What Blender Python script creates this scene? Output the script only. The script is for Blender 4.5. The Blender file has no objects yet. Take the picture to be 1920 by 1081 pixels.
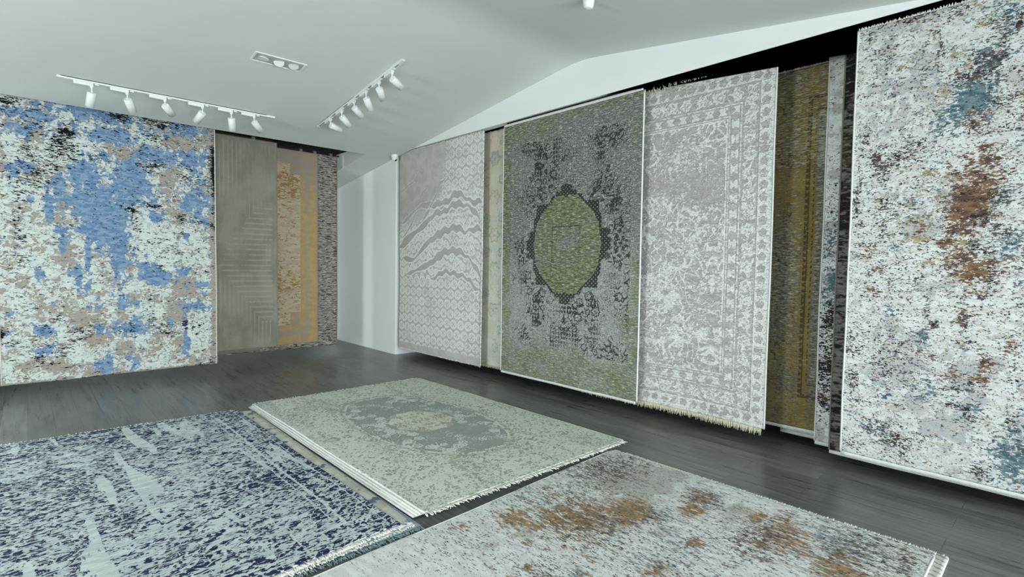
import bpy, math, random
import numpy as np
from mathutils import Vector, Matrix

PI = math.pi
SC = bpy.context.scene
COL = SC.collection
random.seed(5)

# ------------------------------------------------------------------ camera
F_PX, YAW, PITCH, ROLL = 988.3, math.radians(42.82), math.radians(-2.581), math.radians(0.856)
cam_data = bpy.data.cameras.new('camera')
cam_data.sensor_width = 36.0
cam_data.lens = F_PX / 1920 * 36.0
cam_data.clip_start = 0.05
cam_data.clip_end = 200
cam = bpy.data.objects.new('camera', cam_data)
COL.objects.link(cam)
f = Vector((math.sin(YAW) * math.cos(PITCH), math.cos(YAW) * math.cos(PITCH), math.sin(PITCH)))
r = Vector((math.cos(YAW), -math.sin(YAW), 0))
u = r.cross(f)
r2 = r * math.cos(ROLL) + u * math.sin(ROLL)
u2 = -r * math.sin(ROLL) + u * math.cos(ROLL)
cam.matrix_world = Matrix(((r2.x, u2.x, -f.x, 0), (r2.y, u2.y, -f.y, 0), (r2.z, u2.z, -f.z, 1.5), (0, 0, 0, 1)))
SC.camera = cam

# ------------------------------------------------------------------ colour management, world, daylight
SC.view_settings.view_transform = 'Standard'
SC.view_settings.look = 'None'
SC.view_settings.gamma = 1
SC.view_settings.use_curve_mapping = False
SC.view_settings.exposure = 0.03
w_ = bpy.data.worlds.new('daylight')
SC.world = w_
w_.use_nodes = True
w_.node_tree.nodes['Background'].inputs[0].default_value = (0.78, 0.92, 0.97, 1)
w_.node_tree.nodes['Background'].inputs[1].default_value = 1.2


def area_light(name, loc, aim, sx, sy, power, col):
    d = bpy.data.lights.new(name, 'AREA')
    d.shape = 'RECTANGLE'
    d.size, d.size_y = sx, sy
    d.energy = power
    d.color = col
    o = bpy.data.objects.new(name, d)
    COL.objects.link(o)
    o.location = loc
    o.rotation_euler = (Vector(aim) - Vector(loc)).to_track_quat('-Z', 'Z').to_euler()
    return o


DAY = (0.925, 1.0, 1.005)
# skylight slanting in by the windows: shopfront on the left, shopfront behind, glazed bay beside and behind the rugs of the far wall
area_light('window_daylight', (-5.9, 4.0, 2.0), (0, 4.0, -0.6), 8.4, 1.9, 780, DAY)
area_light('window_daylight', (1.2, -5.7, 2.0), (1.2, 0, 1.0), 8.0, 1.9, 620, DAY)
area_light('window_daylight', (-1.8, 8.6, 1.4), (-1.8, 7, 0.8), 2.8, 2.4, 150, DAY)
area_light('window_daylight', (-0.9, 9.2, 1.5), (4, 9.2, 1.6), 1.1, 2.6, 75, DAY)
# added fill lamps low outside the windows, aimed up to brighten the ceiling
area_light('ceiling_fill', (-6.6, 3.6, 0.05), (0, 3.6, 3.2), 11.0, 2.4, 300, DAY)
area_light('ceiling_fill', (1.2, -6.0, 0.05), (1.2, 0, 3.2), 9.0, 2.4, 1450, DAY)
area_light('ceiling_fill', (-1.9, 9.4, 0.05), (-1.0, 5, 3.6), 2.7, 1.6, 30, DAY)


# ------------------------------------------------------------------ helpers: objects
def tag(o, label=None, cat=None, group=None, kind=None):
    if label: o['label'] = label
    if cat: o['category'] = cat
    if group: o['group'] = group
    if kind: o['kind'] = kind
    return o


def empty(name, loc, rz=0.0):
    o = bpy.data.objects.new(name, None)
    o.empty_display_size = 0.1
    COL.objects.link(o)
    o.location = loc
    o.rotation_euler = (0, 0, rz)
    return o


def copy_tree(o, parent=None):
    c = o.copy()
    COL.objects.link(c)
    c.parent = parent
    for ch in list(o.children):
        copy_tree(ch, c)
    return c


class MB:
    """collects shapes, builds ONE mesh object"""
    def __init__(s):
        s.v, s.f, s.sm = [], [], []

    def add(s, vs, fs, smooth=False):
        n = len(s.v)
        s.v += [tuple(p) for p in vs]
        s.f += [tuple(i + n for i in q) for q in fs]
        s.sm += [smooth] * len(fs)

    def box(s, a, b, ch=0.0):
        x0, y0, z0 = a
        x1, y1, z1 = b
        vs = [(x0, y0, z0), (x1, y0, z0), (x1, y1, z0), (x0, y1, z0), (x0, y0, z1), (x1, y0, z1), (x1, y1, z1), (x0, y1, z1)]
        s.add(vs, [(3, 2, 1, 0), (4, 5, 6, 7), (0, 1, 5, 4), (1, 2, 6, 5), (2, 3, 7, 6), (3, 0, 4, 7)])

    def prism(s, poly, z0, z1):
        n = len(poly)
        vs = [(x, y, z0) for x, y in poly] + [(x, y, z1) for x, y in poly]
        s.add(vs, [tuple(range(n - 1, -1, -1)), tuple(range(n, 2 * n))] + [(i, (i + 1) % n, n + (i + 1) % n, n + i) for i in range(n)])

    def lathe(s, prof, n=24, M=None, smooth=True):
        """prof: (radius, height) pairs about Z"""
        vs = []
        for rr, z in prof:
            for k in range(n):
                a = 2 * PI * k / n
                p = Vector((rr * math.cos(a), rr * math.sin(a), z))
                vs.append(M @ p if M else p)
        fs = []
        for i in range(len(prof) - 1):
            for k in range(n):
                k2 = (k + 1) % n
                fs.append((i * n + k, i * n + k2, (i + 1) * n + k2, (i + 1) * n + k))
        s.add(vs, fs, smooth)
        m = len(prof) - 1
        s.add([vs[k] for k in range(n)], [tuple(range(n - 1, -1, -1))])
        s.add([vs[m * n + k] for k in range(n)], [tuple(range(n))])

    def build(s, name, m, parent=None, bevel=0.0):
        me = bpy.data.meshes.new(name)
        me.from_pydata(s.v, [], s.f)
        me.polygons.foreach_set('use_smooth', s.sm)
        me.materials.append(m)
        me.update()
        o = bpy.data.objects.new(name, me)
        COL.objects.link(o)
        o.parent = parent
        if bevel:
            b = o.modifiers.new('bevel', 'BEVEL')
            b.width = bevel
            b.segments = 2
            b.limit_method = 'ANGLE'
        return o


# ------------------------------------------------------------------ helpers: nodes
def lin(c):
    return tuple(((x / 255) / 12.92 if x / 255 < 0.04045 else ((x / 255 + 0.055) / 1.055) ** 2.4) for x in c[:3]) + (1,)


class NT:
    def __init__(s, name, rough=0.9, spec=0.2):
        s.m = bpy.data.materials.new(name)
        s.m.use_nodes = True
        s.t = s.m.node_tree
        s.bsdf = s.t.nodes['Principled BSDF']
        s.bsdf.inputs['Roughness'].default_value = rough
        s.bsdf.inputs['Specular IOR Level'].default_value = spec

    def n(s, kind, **kw):
        nd = s.t.nodes.new(kind)
        for k, v in kw.items():
            setattr(nd, k, v)
        return nd

    def set(s, sock, v):
        if isinstance(v, bpy.types.NodeSocket):
            s.t.links.new(v, sock)
        else:
            sock.default_value = v

    def math(s, op, a, b=0.0, c=None, clamp=False):
        nd = s.n('ShaderNodeMath', operation=op, use_clamp=clamp)
        s.set(nd.inputs[0], a)
        s.set(nd.inputs[1], b)
        if c is not None: s.set(nd.inputs[2], c)
        return nd.outputs[0]

    def uv(s):
        if not hasattr(s, '_uv'):
            s._uv = s.n('ShaderNodeUVMap', uv_map='UVMap').outputs[0]
        return s._uv

    def obj(s):
        return s.n('ShaderNodeTexCoord').outputs['Object']

    def scale(s, vec, sx, sy, sz=1.0, loc=(0, 0, 0), rot=(0, 0, 0)):
        nd = s.n('ShaderNodeMapping')
        s.set(nd.inputs[0], vec)
        nd.inputs['Location'].default_value = loc
        nd.inputs['Rotation'].default_value = rot
        nd.inputs['Scale'].default_value = (sx, sy, sz)
        return nd.outputs[0]

    def noise(s, vec, sx, sy, detail=3, rough=0.55, dist=0.0, seed=0.0, dims='2D'):
        v = s.scale(vec, sx, sy, 1, loc=(seed * 7.3, seed * 3.1, 0))
        nd = s.n('ShaderNodeTexNoise', noise_dimensions=dims)
        s.set(nd.inputs['Vector'], v)
        nd.inputs['Scale'].default_value = 1
        nd.inputs['Detail'].default_value = detail
        nd.inputs['Roughness'].default_value = rough
        nd.inputs['Distortion'].default_value = dist
        return nd.outputs[0]

    def attr(s, name):
        return s.n('ShaderNodeAttribute', attribute_name=name).outputs['Fac']

    def step(s, x, lo, hi):
        nd = s.n('ShaderNodeMapRange', interpolation_type='SMOOTHSTEP')
        s.set(nd.inputs['Value'], x)
        s.set(nd.inputs['From Min'], lo)
        s.set(nd.inputs['From Max'], hi)
        return nd.outputs[0]

    def mix(s, fac, a, b, mode='MIX'):
        nd = s.n('ShaderNodeMix', data_type='RGBA', blend_type=mode)
        s.set(nd.inputs[0], fac)
        s.set(nd.inputs[6], a)
        s.set(nd.inputs[7], b)
        return nd.outputs[2]

    def bump(s, h, strength=0.4, dist=0.004):
        nd = s.n('ShaderNodeBump')
        nd.inputs['Strength'].default_value = strength
        nd.inputs['Distance'].default_value = dist
        s.set(nd.inputs['Height'], h)
        s.t.links.new(nd.outputs[0], s.bsdf.inputs['Normal'])

    def col(s, c):
        s.set(s.bsdf.inputs['Base Color'], c)
        return s.m


def plain(name, rgb, rough=0.6, spec=0.3, metal=0.0, var=0.03, vs=3.0):
    t = NT(name, rough, spec)
    t.bsdf.inputs['Metallic'].default_value = metal
    nz = t.n('ShaderNodeTexNoise', noise_dimensions='3D')
    t.set(nz.inputs['Vector'], t.obj())
    nz.inputs['Scale'].default_value = vs
    nz.inputs['Detail'].default_value = 4
    c = lin(rgb)
    d = tuple(x * (1 - var * 2.5) for x in c[:3]) + (1,)
    e = tuple(min(1, x * (1 + var * 2.5)) for x in c[:3]) + (1,)
    return t.col(t.mix(t.step(nz.outputs[0], 0.25, 0.75), d, e))


def yarn(t, strength=0.35, fx=160, fy=420):
    """short pile / woven ribs"""
    h = t.noise(t.uv(), fx, fy, 2, 0.6, seed=3)
    return h


def layered(name, base, layers, base2=None, streak=(25, 8), bump=0.5, orn=None, sheen=0.06):
    """distressed carpet: layers = (attribute, colour, (sx, sy), gain, softness, distortion, colour2)"""
    t = NT(name, 0.95, 0.08)
    uv = t.uv()
    c = lin(base)
    if base2:
        c = t.mix(t.step(t.noise(uv, streak[0], streak[1], 4, 0.6, seed=9), 0.4, 0.62), c, lin(base2))
    tot = None
    for i, L in enumerate(layers):
        at, rgb, (sx, sy), gain, soft, dist = L[:6]
        n1 = t.noise(uv, sx, sy, 4, 0.68, dist, seed=i + 1)
        n2 = t.noise(uv, sx * .28, sy * .28, 2, 0.5, 0.0, seed=i + 21)
        nn = t.math('ADD', t.math('MULTIPLY', n1, 0.72), t.math('MULTIPLY', n2, 0.28))
        x = t.math('MULTIPLY_ADD', t.math('SUBTRACT', nn, 0.5), gain, t.attr(at))
        m = t.step(x, 0.5 - soft, 0.5 + soft)
        m = t.math('MULTIPLY', m, t.step(t.attr(at), 0.0, 0.06))
        cc = lin(rgb)
        if len(L) > 6:
            cc = t.mix(t.step(t.noise(uv, 11, 26, 3, 0.6, seed=i + 41), 0.38, 0.62), cc, lin(L[6]))
        c = t.mix(m, c, cc)
        tot = m if tot is None else t.math('MAXIMUM', tot, m)
    fine = yarn(t)
    c = t.mix(1.0, c, t.mix(fine, (1 - sheen * 2.4,) * 3 + (1,), (1 + sheen * 1.2,) * 3 + (1,)), 'MULTIPLY')
    h = t.math('ADD', t.math('MULTIPLY', fine, 0.35), t.math('MULTIPLY', tot, -0.5))
    t.bump(h, bump, 0.004)
    return t.col(c)


# ------------------------------------------------------------------ helpers: numpy noise and pattern tools
def perlin(x, y, seed=0):
    rs = np.random.RandomState(seed)
    perm = rs.permutation(256)
    ang = rs.rand(256) * 2 * PI
    gx, gy = np.cos(ang), np.sin(ang)
    xi, yi = np.floor(x).astype(int), np.floor(y).astype(int)
    fx, fy = x - xi, y - yi

    def g(ix, iy, dx, dy):
        k = perm[(perm[ix & 255] + iy) & 255]
        return gx[k] * dx + gy[k] * dy
    sx, sy = fx * fx * fx * (fx * (fx * 6 - 15) + 10), fy * fy * fy * (fy * (fy * 6 - 15) + 10)
    a = g(xi, yi, fx, fy) * (1 - sx) + g(xi + 1, yi, fx - 1, fy) * sx
    b = g(xi, yi + 1, fx, fy - 1) * (1 - sx) + g(xi + 1, yi + 1, fx - 1, fy - 1) * sx
    return (a * (1 - sy) + b * sy) * 1.4


def fbm(x, y, seed=0, oct=4):
    v, a, s = 0, 1.0, 0
    for i in range(oct):
        v = v + a * perlin(x * 2 ** i, y * 2 ** i, seed + i)
        s += a
        a *= 0.5
    return v / s


def sst(x, a, b):
    t = np.clip((x - a) / (b - a), 0, 1)
    return t * t * (3 - 2 * t)


def blobs(U, V, txt, base=0.0, k=1.0, gain=1.0):
    out = np.zeros_like(U)
    neg = np.zeros_like(U)
    U, V = U + .035 * fbm(U * 9, V * 9, 3), V + .035 * fbm(U * 9, V * 9, 8)
    for it in txt.split(';'):
        cu, cv, ru, rv, a = [float(q) for q in it.split()]
        d2 = ((U - cu) / ru / k) ** 2 + ((V - cv) / rv / k) ** 2
        e = gain * abs(a) * np.exp(-0.62 * d2 ** 1.05)
        if a > 0:
            out = np.maximum(out, e) + 0.25 * np.minimum(out, e)
        else:
            neg = neg + e
    return np.clip(base + out - neg, 0, 1.2)


def inpoly(X, Y, poly):
    ins = np.zeros(X.shape, bool)
    n = len(poly)
    for i in range(n):
        x0, y0 = poly[i]
        x1, y1 = poly[(i + 1) % n]
        if y0 == y1: continue
        c = ((y0 > Y) != (y1 > Y)) & (X < (x1 - x0) * (Y - y0) / (y1 - y0) + x0)
        ins ^= c
    return ins


def lines(d, w, s=0.004):
    """anti-aliased line where |d| < w"""
    return 1 - sst(np.abs(d), w, w + s)


def scrolls(X, Y, sc, seed, w=0.10):
    """scrolling tendrils: iso-lines of a warped field"""
    wx = X * sc + 0.9 * perlin(X * sc * .6, Y * sc * .6, seed + 5)
    wy = Y * sc + 0.9 * perlin(X * sc * .6 + 9, Y * sc * .6, seed + 6)
    a = perlin(wx, wy, seed)
    return 1 - sst(np.abs(a), w * .5, w)


def rosette(X, Y, cx, cy, R, k=8, solid=True):
    dx, dy = X - cx, Y - cy
    rr = np.hypot(dx, dy) / R
    th = np.arctan2(dy, dx)
    lobes = 0.85 + 0.13 * np.cos(k * th)
    ring = 1 - sst(np.abs(rr - lobes), 0.10, 0.22)
    core = 1 - sst(rr, 0.22, 0.32)
    if not solid: return np.maximum(ring, (1 - sst(rr, .12, .2)) * .8) * (rr < 1.3)
    pet = (1 - sst(np.abs(rr - 0.52 - 0.1 * np.cos(k * th)), 0.05, 0.14)) * 0.8
    return np.maximum(np.maximum(ring, core), pet) * (rr < 1.3)


# ------------------------------------------------------------------ rug builder
def rug_grid(w, h, res):
    nu, nv = max(4, int(round(w / res))), max(4, int(round(h / res)))
    U, V = np.meshgrid(np.linspace(0, w, nu + 1), np.linspace(0, h, nv + 1))
    return U, V


def pile_mesh(name, U, V, P, back, attrs, mat, parent, full=False):
    """U, V metres on the rug; P (..,3) positions; back = vector to the underside"""
    nv, nu = U.shape
    N = nu * nv
    co = P.reshape(-1, 3)
    idx = np.arange(N).reshape(nv, nu)
    q = np.stack([idx[:-1, :-1], idx[:-1, 1:], idx[1:, 1:], idx[1:, :-1]], -1).reshape(-1, 4)
    loop = np.concatenate([idx[0, :-1], idx[:-1, -1], idx[-1, :0:-1], idx[:0:-1, 0]])
    nb = len(loop)
    if full:      # the underside follows every fold of the pile
        src = np.arange(N)
        bi = N + loop
        rest = q[:, ::-1] + N
        ng = np.zeros(0, int)
    else:
        src = loop
        bi = N + np.arange(nb)
        rest = np.zeros((0, 4), int)
        ng = bi[::-1]
    skirt = np.stack([loop, bi, np.roll(bi, -1), np.roll(loop, -1)], -1)
    allco = np.concatenate([co, co[src] + np.array(back)])
    quads = np.concatenate([q, skirt, rest])
    me = bpy.data.meshes.new(name)
    nl = len(quads) * 4 + len(ng)
    npoly = len(quads) + (1 if len(ng) else 0)
    me.vertices.add(len(allco))
    me.vertices.foreach_set('co', allco.ravel().astype(np.float32))
    me.loops.add(nl)
    vi = np.concatenate([quads.ravel(), ng]).astype(np.int32)
    me.loops.foreach_set('vertex_index', vi)
    me.polygons.add(npoly)
    me.polygons.foreach_set('loop_start', (np.arange(npoly) * 4).astype(np.int32))
    sm = np.zeros(npoly, bool)
    sm[:len(q)] = True
    me.polygons.foreach_set('use_smooth', sm)
    me.update(calc_edges=True)
    uvl = me.uv_layers.new(name='UVMap')
    uvv = np.stack([np.concatenate([U.ravel(), U.ravel()[src]]), np.concatenate([V.ravel(), V.ravel()[src]])], -1)
    uvl.data.foreach_set('uv', uvv[vi].ravel().astype(np.float32))
    for k, a in attrs.items():
        at = me.attributes.new(k, 'FLOAT', 'POINT')
        a = np.broadcast_to(a, U.shape).ravel()
        at.data.foreach_set('value', np.concatenate([a, a[src]]).astype(np.float32))
    me.materials.append(mat)
    me.validate()
    o = bpy.data.objects.new(name, me)
    COL.objects.link(o)
    o.parent = parent
    return o


def ribbon(mb, pts, side, front, hw, hd):
    """rectangular-section strip along pts; side/front are unit vectors (lists of Vector or one)"""
    vs = []
    for p in pts:
        p = Vector(p)
        for a, b in ((-1, -1), (1, -1), (1, 1), (-1, 1)):
            vs.append(p + side * (a * hw) + front * (b * hd))
    fs = []
    n = len(pts)
    for i in range(n - 1):
        for k in range(4):
            k2 = (k + 1) % 4
            fs.append((i * 4 + k, i * 4 + k2, i * 4 + 4 + k2, i * 4 + 4 + k))
    fs += [(3, 2, 1, 0), tuple((n - 1) * 4 + k for k in range(4))]
    mb.add(vs, fs, True)


def fringe_mesh(mb, pts, out, lift, length, spacing=0.009, rnd=0.5, width=0.004):
    """knotted tassels along a polyline"""
    out, lift = Vector(out), Vector(lift)
    tot = sum((Vector(pts[i + 1]) - Vector(pts[i])).length for i in range(len(pts) - 1))
    n = int(tot / spacing)
    P = [Vector(p) for p in pts]
    cum = [0]
    for i in range(len(P) - 1): cum.append(cum[-1] + (P[i + 1] - P[i]).length)
    j = 0
    for i in range(n):
        s = (i + 0.5) / n * tot
        while j < len(cum) - 2 and cum[j + 1] < s: j += 1
        k = (s - cum[j]) / max(1e-6, cum[j + 1] - cum[j])
        p = P[j].lerp(P[j + 1], k)
        tan = (P[j + 1] - P[j]).normalized()
        L = length * random.uniform(0.7, 1.25)
        d = (out + tan * random.uniform(-rnd, rnd) + lift * random.uniform(-rnd, rnd)).normalized()
        d2 = (d + tan * random.uniform(-rnd, rnd) * .8).normalized()
        a, b = tan * width, lift.normalized() * width * 0.7
        m, e = p + d * L * .5, p + d * L * .5 + d2 * L * .5
        vs = [p + a, p + b, p - a, p - b, m + a, m + b, m - a, m - b, e + a * .5, e + b * .5, e - a * .5, e - b * .5]
        fs = []
        for q in (0, 4):
            fs += [(q, q + 1, q + 5, q + 4), (q + 1, q + 2, q + 6, q + 5), (q + 2, q + 3, q + 7, q + 6), (q + 3, q, q + 4, q + 7)]
        fs += [(3, 2, 1, 0), (8, 9, 10, 11)]
        mb.add(vs, fs, True)


def hanging_rug(name, label, w, z0, z1, plane, edge, wall, fields, mat, group=None, res=0.012, wave=0.006, seed=1,
                binding=None, hem_bottom=None, hem_top=None, fringe=None, fringe_top=None, thick=0.009, curl=0.0, hem=0.028):
    """wall 'right': plane = x, edge = y of the far (picture-left) edge; wall 'back': plane = y, edge = x of the left edge"""
    h = z1 - z0
    if wall == 'right':
        root = empty(name, (plane, edge - w / 2, z0), -PI / 2)
    else:
        root = empty(name, (edge + w / 2, plane, z0), 0)
    tag(root, label, 'rug', group)
    U, V = rug_grid(w, h, res)
    k = 1 - V / h
    Y = wave * (perlin(U * 1.1 + seed, V * .5, seed) * 1.3 + .35 * perlin(U * 3.3, V * 1.6 + seed, seed + 3)) * (0.25 + k)
    if curl:
        Y = Y - curl * np.exp(-((w - U) / .05) ** 2) * (0.3 + k)
    X = U - w / 2 + 0.006 * perlin(V * 1.4, U * .3 + seed, seed + 8) * (0.2 + k)
    Z = V + 0.006 * perlin(U * 1.6, U * 0 + .37 + seed, seed + 2) * sst(k, .5, 1)
    P = np.stack([X, Y, Z], -1)
    pile_mesh('pile', U, V, P, (0, thick, 0), fields(U, V), mat, root, full=True)
    S, Fv = Vector((1, 0, 0)), Vector((0, 1, 0))
    if binding:
        for col in (0, -1):
            b = MB()
            pts = P[::max(1, len(P) // 60), col]
            pts = np.concatenate([pts, P[-1:, col]]) + np.array([0, thick / 2, 0])
            ribbon(b, pts, S, Fv, 0.0055, thick / 2 + .003)
            b.build('binding', binding, root)
    Up = Vector((0, 0, 1))
    for m, row, sg in ((hem_bottom, 0, -1), (hem_top, -1, 1)):
        if m:
            b = MB()
            pts = P[row, ::3] + np.array([0, thick / 2, sg * hem / 2])
            ribbon(b, pts, Up, Fv, hem / 2, thick / 2 - .001)
            b.build('hem', m, root)
    for fr, row, sg in ((fringe, 0, -1), (fringe_top, -1, 1)):
        if fr:
            m, L, rnd = fr
            b = MB()
            fringe_mesh(b, (P[row, ::4] + np.array([0, thick / 2, 0])).tolist(), (0, 0, sg), (0, 1, 0), L, 0.0055, rnd, .004)
            b.build('fringe', m, root)
    return root


def floor_rug(name, label, x0, y0, w, h, z, fields, mat, group=None, res=0.012, thick=0.010, seed=1, wave=0.002,
              binding=None, fringe=None, fringe_sides='', flen=0.04, rot=0.0, skew=0.0, rnd=.6,
              far=0.0, near=0.0, bind_sides='WE'):
    root = empty(name, (x0 + w / 2, y0 + h / 2, z), rot)
    tag(root, label, 'rug', group)
    U, V = rug_grid(w, h, res)
    X = U - w / 2 + 0.008 * perlin(V * 1.2, U * .2 + seed, seed) + skew * (V - h / 2)
    Y = V - h / 2 + 0.008 * perlin(U * 1.2, V * .2 + seed, seed + 4) + (U - w / 2) * (far * V / h + near * (1 - V / h))
    Z = thick + wave * (perlin(U * 2 + seed, V * 2, seed + 2) + .6)
    P = np.stack([X, Y, Z], -1)
    o = pile_mesh('pile', U, V, P, (0, 0, 0), fields(U, V), mat, root)
    me = o.data   # drop the rim to the floor side
    co = np.empty(len(me.vertices) * 3, np.float32)
    me.vertices.foreach_get('co', co)
    co = co.reshape(-1, 3)
    co[U.size:, 2] = 0.0
    me.vertices.foreach_set('co', co.ravel())
    me.update()
    if binding:
        for sd in bind_sides:
            b = MB()
            pts = {'W': P[::5, 0], 'E': P[::5, -1], 'S': P[0, ::5], 'N': P[-1, ::5]}[sd].copy()
            pts[:, 2] = thick / 2 + .001
            ribbon(b, pts, Vector((1, 0, 0)) if sd in 'WE' else Vector((0, 1, 0)), Vector((0, 0, 1)), 0.0045, thick / 2 + .0005)
            b.build('binding', binding, root)
    if fringe:
        for s in fringe_sides:
            b = MB()
            pts, out = {'N': (P[-1, ::4], (0, 1, 0)), 'S': (P[0, ::4], (0, -1, 0)), 'W': (P[::4, 0], (-1, 0, 0)), 'E': (P[::4, -1], (1, 0, 0))}[s]
            pts = pts.copy()
            pts[:, 2] = thick * .6
            fringe_mesh(b, pts.tolist(), out, (0, 0, .35), flen, 0.0055, rnd * .7, .004)
            b.build('fringe', fringe, root)
    return root


# ------------------------------------------------------------------ materials of the room
M_ceil = plain('ceiling_paint', (216, 221, 217), 0.85, 0.1, var=0.008, vs=0.8)
M_wall = plain('wall_paint', (232, 236, 234), 0.6, 0.3, var=0.006, vs=1.0)
M_black = plain('black_recess_paint', (14, 14, 15), 0.75, 0.2, var=0.05)
M_steel = plain('black_steel', (18, 18, 18), 0.45, 0.4, var=0.05)
M_white = plain('white_enamel', (226, 230, 228), 0.35, 0.4, var=0.01)
M_slot = plain('dark_track_slot', (16, 17, 18), 0.5, 0.3)
M_chrome = plain('polished_reflector', (225, 230, 230), 0.12, 0.5, metal=1.0, var=0.0)
M_clip = plain('zinc_clip', (150, 152, 150), 0.35, 0.5, metal=0.7)
M_hem = plain('white_hem_tape', (214, 216, 213), 0.9, 0.1, var=0.03, vs=30)
M_bind = plain('pale_serged_edge', (205, 204, 198), 0.9, 0.1, var=0.04, vs=60)
M_bindgrey = plain('grey_serged_edge', (128, 126, 112), 0.9, 0.1, var=0.04, vs=60)
M_cream = plain('cream_cotton_fringe', (203, 198, 172), 0.95, 0.05, var=0.06, vs=40)
M_whitefr = plain('white_cotton_fringe', (216, 216, 210), 0.95, 0.05, var=0.05, vs=40)
M_bluefr = plain('pale_blue_grey_fringe', (150, 168, 170), 0.95, 0.05, var=0.08, vs=40)
M_frame = plain('dark_window_frame', (60, 62, 64), 0.4, 0.4)


def floor_mat():
    t = NT('grey_wood_planks', 0.34, 0.42)
    o = t.obj()
    br = t.n('ShaderNodeTexBrick')
    t.set(br.inputs['Vector'], t.scale(o, 1, 1, 1, rot=(0, 0, PI / 2)))
    br.offset = 0.37
    br.inputs['Scale'].default_value = 1
    br.inputs['Brick Width'].default_value = 1.22
    br.inputs['Row Height'].default_value = 0.18
    br.inputs['Mortar Size'].default_value = 0.0016
    br.inputs['Mortar Smooth'].default_value = 0.3
    br.inputs['Bias'].default_value = 0.0
    br.inputs['Color1'].default_value = (0.15, 0.15, 0.15, 1)
    br.inputs['Color2'].default_value = (0.85, 0.85, 0.85, 1)
    br.inputs['Mortar'].default_value = (0.0, 0.0, 0.0, 1)
    grain = t.noise(t.mix(0.5, o, br.outputs['Color'], 'ADD'), 26, 1.6, 5, 0.6, 0.6, dims='3D')
    knots = t.noise(o, 7, 1.1, 3, 0.5, 1.2, seed=4, dims='3D')
    c = t.mix(t.step(grain, 0.3, 0.7), lin((78, 79, 78)), lin((112, 113, 112)))
    c = t.mix(t.math('MULTIPLY', t.step(knots, 0.5, 0.8), 0.4), c, lin((50, 51, 51)))
    tone = t.math('MULTIPLY_ADD', br.outputs['Color'], 0.36, 0.82)
    cc = t.n('ShaderNodeCombineColor')
    for i in range(3): t.set(cc.inputs[i], tone)
    c = t.mix(1.0, c, cc.outputs[0], 'MULTIPLY')
    c = t.mix(br.outputs['Fac'], c, lin((38, 39, 39)))
    t.set(t.bsdf.inputs['Roughness'], t.math('MULTIPLY_ADD', grain, 0.20, 0.20))
    t.bump(t.math('SUBTRACT', t.math('MULTIPLY', grain, 0.3), br.outputs['Fac']), 0.25, 0.002)
    return t.col(c)


M_floor = floor_mat()


def glass_mat():
    t = NT('window_glass', 0.05, 0.5)
    nt = t.t
    tr = nt.nodes.new('ShaderNodeBsdfTransparent')
    gl = nt.nodes.new('ShaderNodeBsdfGlossy')
    gl.inputs['Roughness'].default_value = 0.02
    fr = nt.nodes.new('ShaderNodeFresnel')
    mx = nt.nodes.new('ShaderNodeMixShader')
    nt.links.new(fr.outputs[0], mx.inputs[0])
    nt.links.new(tr.outputs[0], mx.inputs[1])
    nt.links.new(gl.outputs[0], mx.inputs[2])
    nt.links.new(mx.outputs[0], nt.nodes['Material Output'].inputs[0])
    return t.m


M_glass = glass_mat()

# ------------------------------------------------------------------ the room
XW = 4.445            # face of the white right wall
YE = 7.675            # edge of the ceiling at the slot for the hanging rugs
YR, ZR, SL = 3.77, 3.717, 0.136
X0, X1, Y0, Y1 = -4.0, 5.35, -3.8, 9.80
ZH = 3.27             # underside of the white header over the recess


def zc(y):
    d = abs(y - YR)
    return ZR - SL * (d if d > .25 else .125 + d * d / .5)


def struct(mb, name, m, parent=None):
    o = mb.build(name, m, parent)
    if parent is None: o['kind'] = 'structure'
    return o


b = MB(); b.box((X0 - .6, Y0 - .6, -0.12), (X1 + .1, Y1 + .2, 0)); struct(b, 'floor', M_floor)


def slab(mb, x0, x1, ys, t=0.14):
    n = len(ys)
    vs = []
    for x in (x0, x1):
        for y in ys:
            vs += [(x, y, zc(y)), (x, y, zc(y) + t)]
    fs = []
    k = 2 * n
    for i in range(n - 1):
        a = 2 * i
        fs += [(a, a + 2, k + a + 2, k + a)]
        fs += [(a + 1, k + a + 1, k + a + 3, a + 3), (a, a + 1, a + 3, a + 2), (k + a, k + a + 2, k + a + 3, k + a + 1)]
    fs += [(0, k, k + 1, 1), (k - 2, k - 1, 2 * k - 1, 2 * k - 2)]
    mb.add(vs, fs)


b = MB()
# the ridge is softly rounded
ridge = [YR + d for d in (-.25, -.18, -.12, -.06, 0, .06, .12, .18, .25)]
slab(b, X0 - .1, XW, [Y0 - .1] + ridge + [YE])
slab(b, X0 - .1, -0.3, [YE, 8.1])
slab(b, 3.96, XW, [YE, Y1 + .1])
o = struct(b, 'ceiling', M_ceil)

# black slot above the rugs of the far wall
b = MB()
b.box((-0.3, YE + .02, 3.32), (3.95, Y1 - .01, 3.36))
b.box((-0.3, YE + .002, zc(YE) + .004), (3.96, YE + .02, 3.32))
struct(b, 'trim_1', M_black)
b = MB()
b.add([(x, y, z) for x in (3.955, 4.0) for y, z in ((YE + .005, zc(YE + .005) + .001), (Y1 - .01, zc(Y1 - .01) + .001), (Y1 - .01, 3.42), (YE + .005, 3.42))],
      [(0, 3, 2, 1), (4, 5, 6, 7), (0, 1, 5, 4), (1, 2, 6, 5), (2, 3, 7, 6), (3, 0, 4, 7)])
struct(b, 'trim_2', M_ceil)

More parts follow.
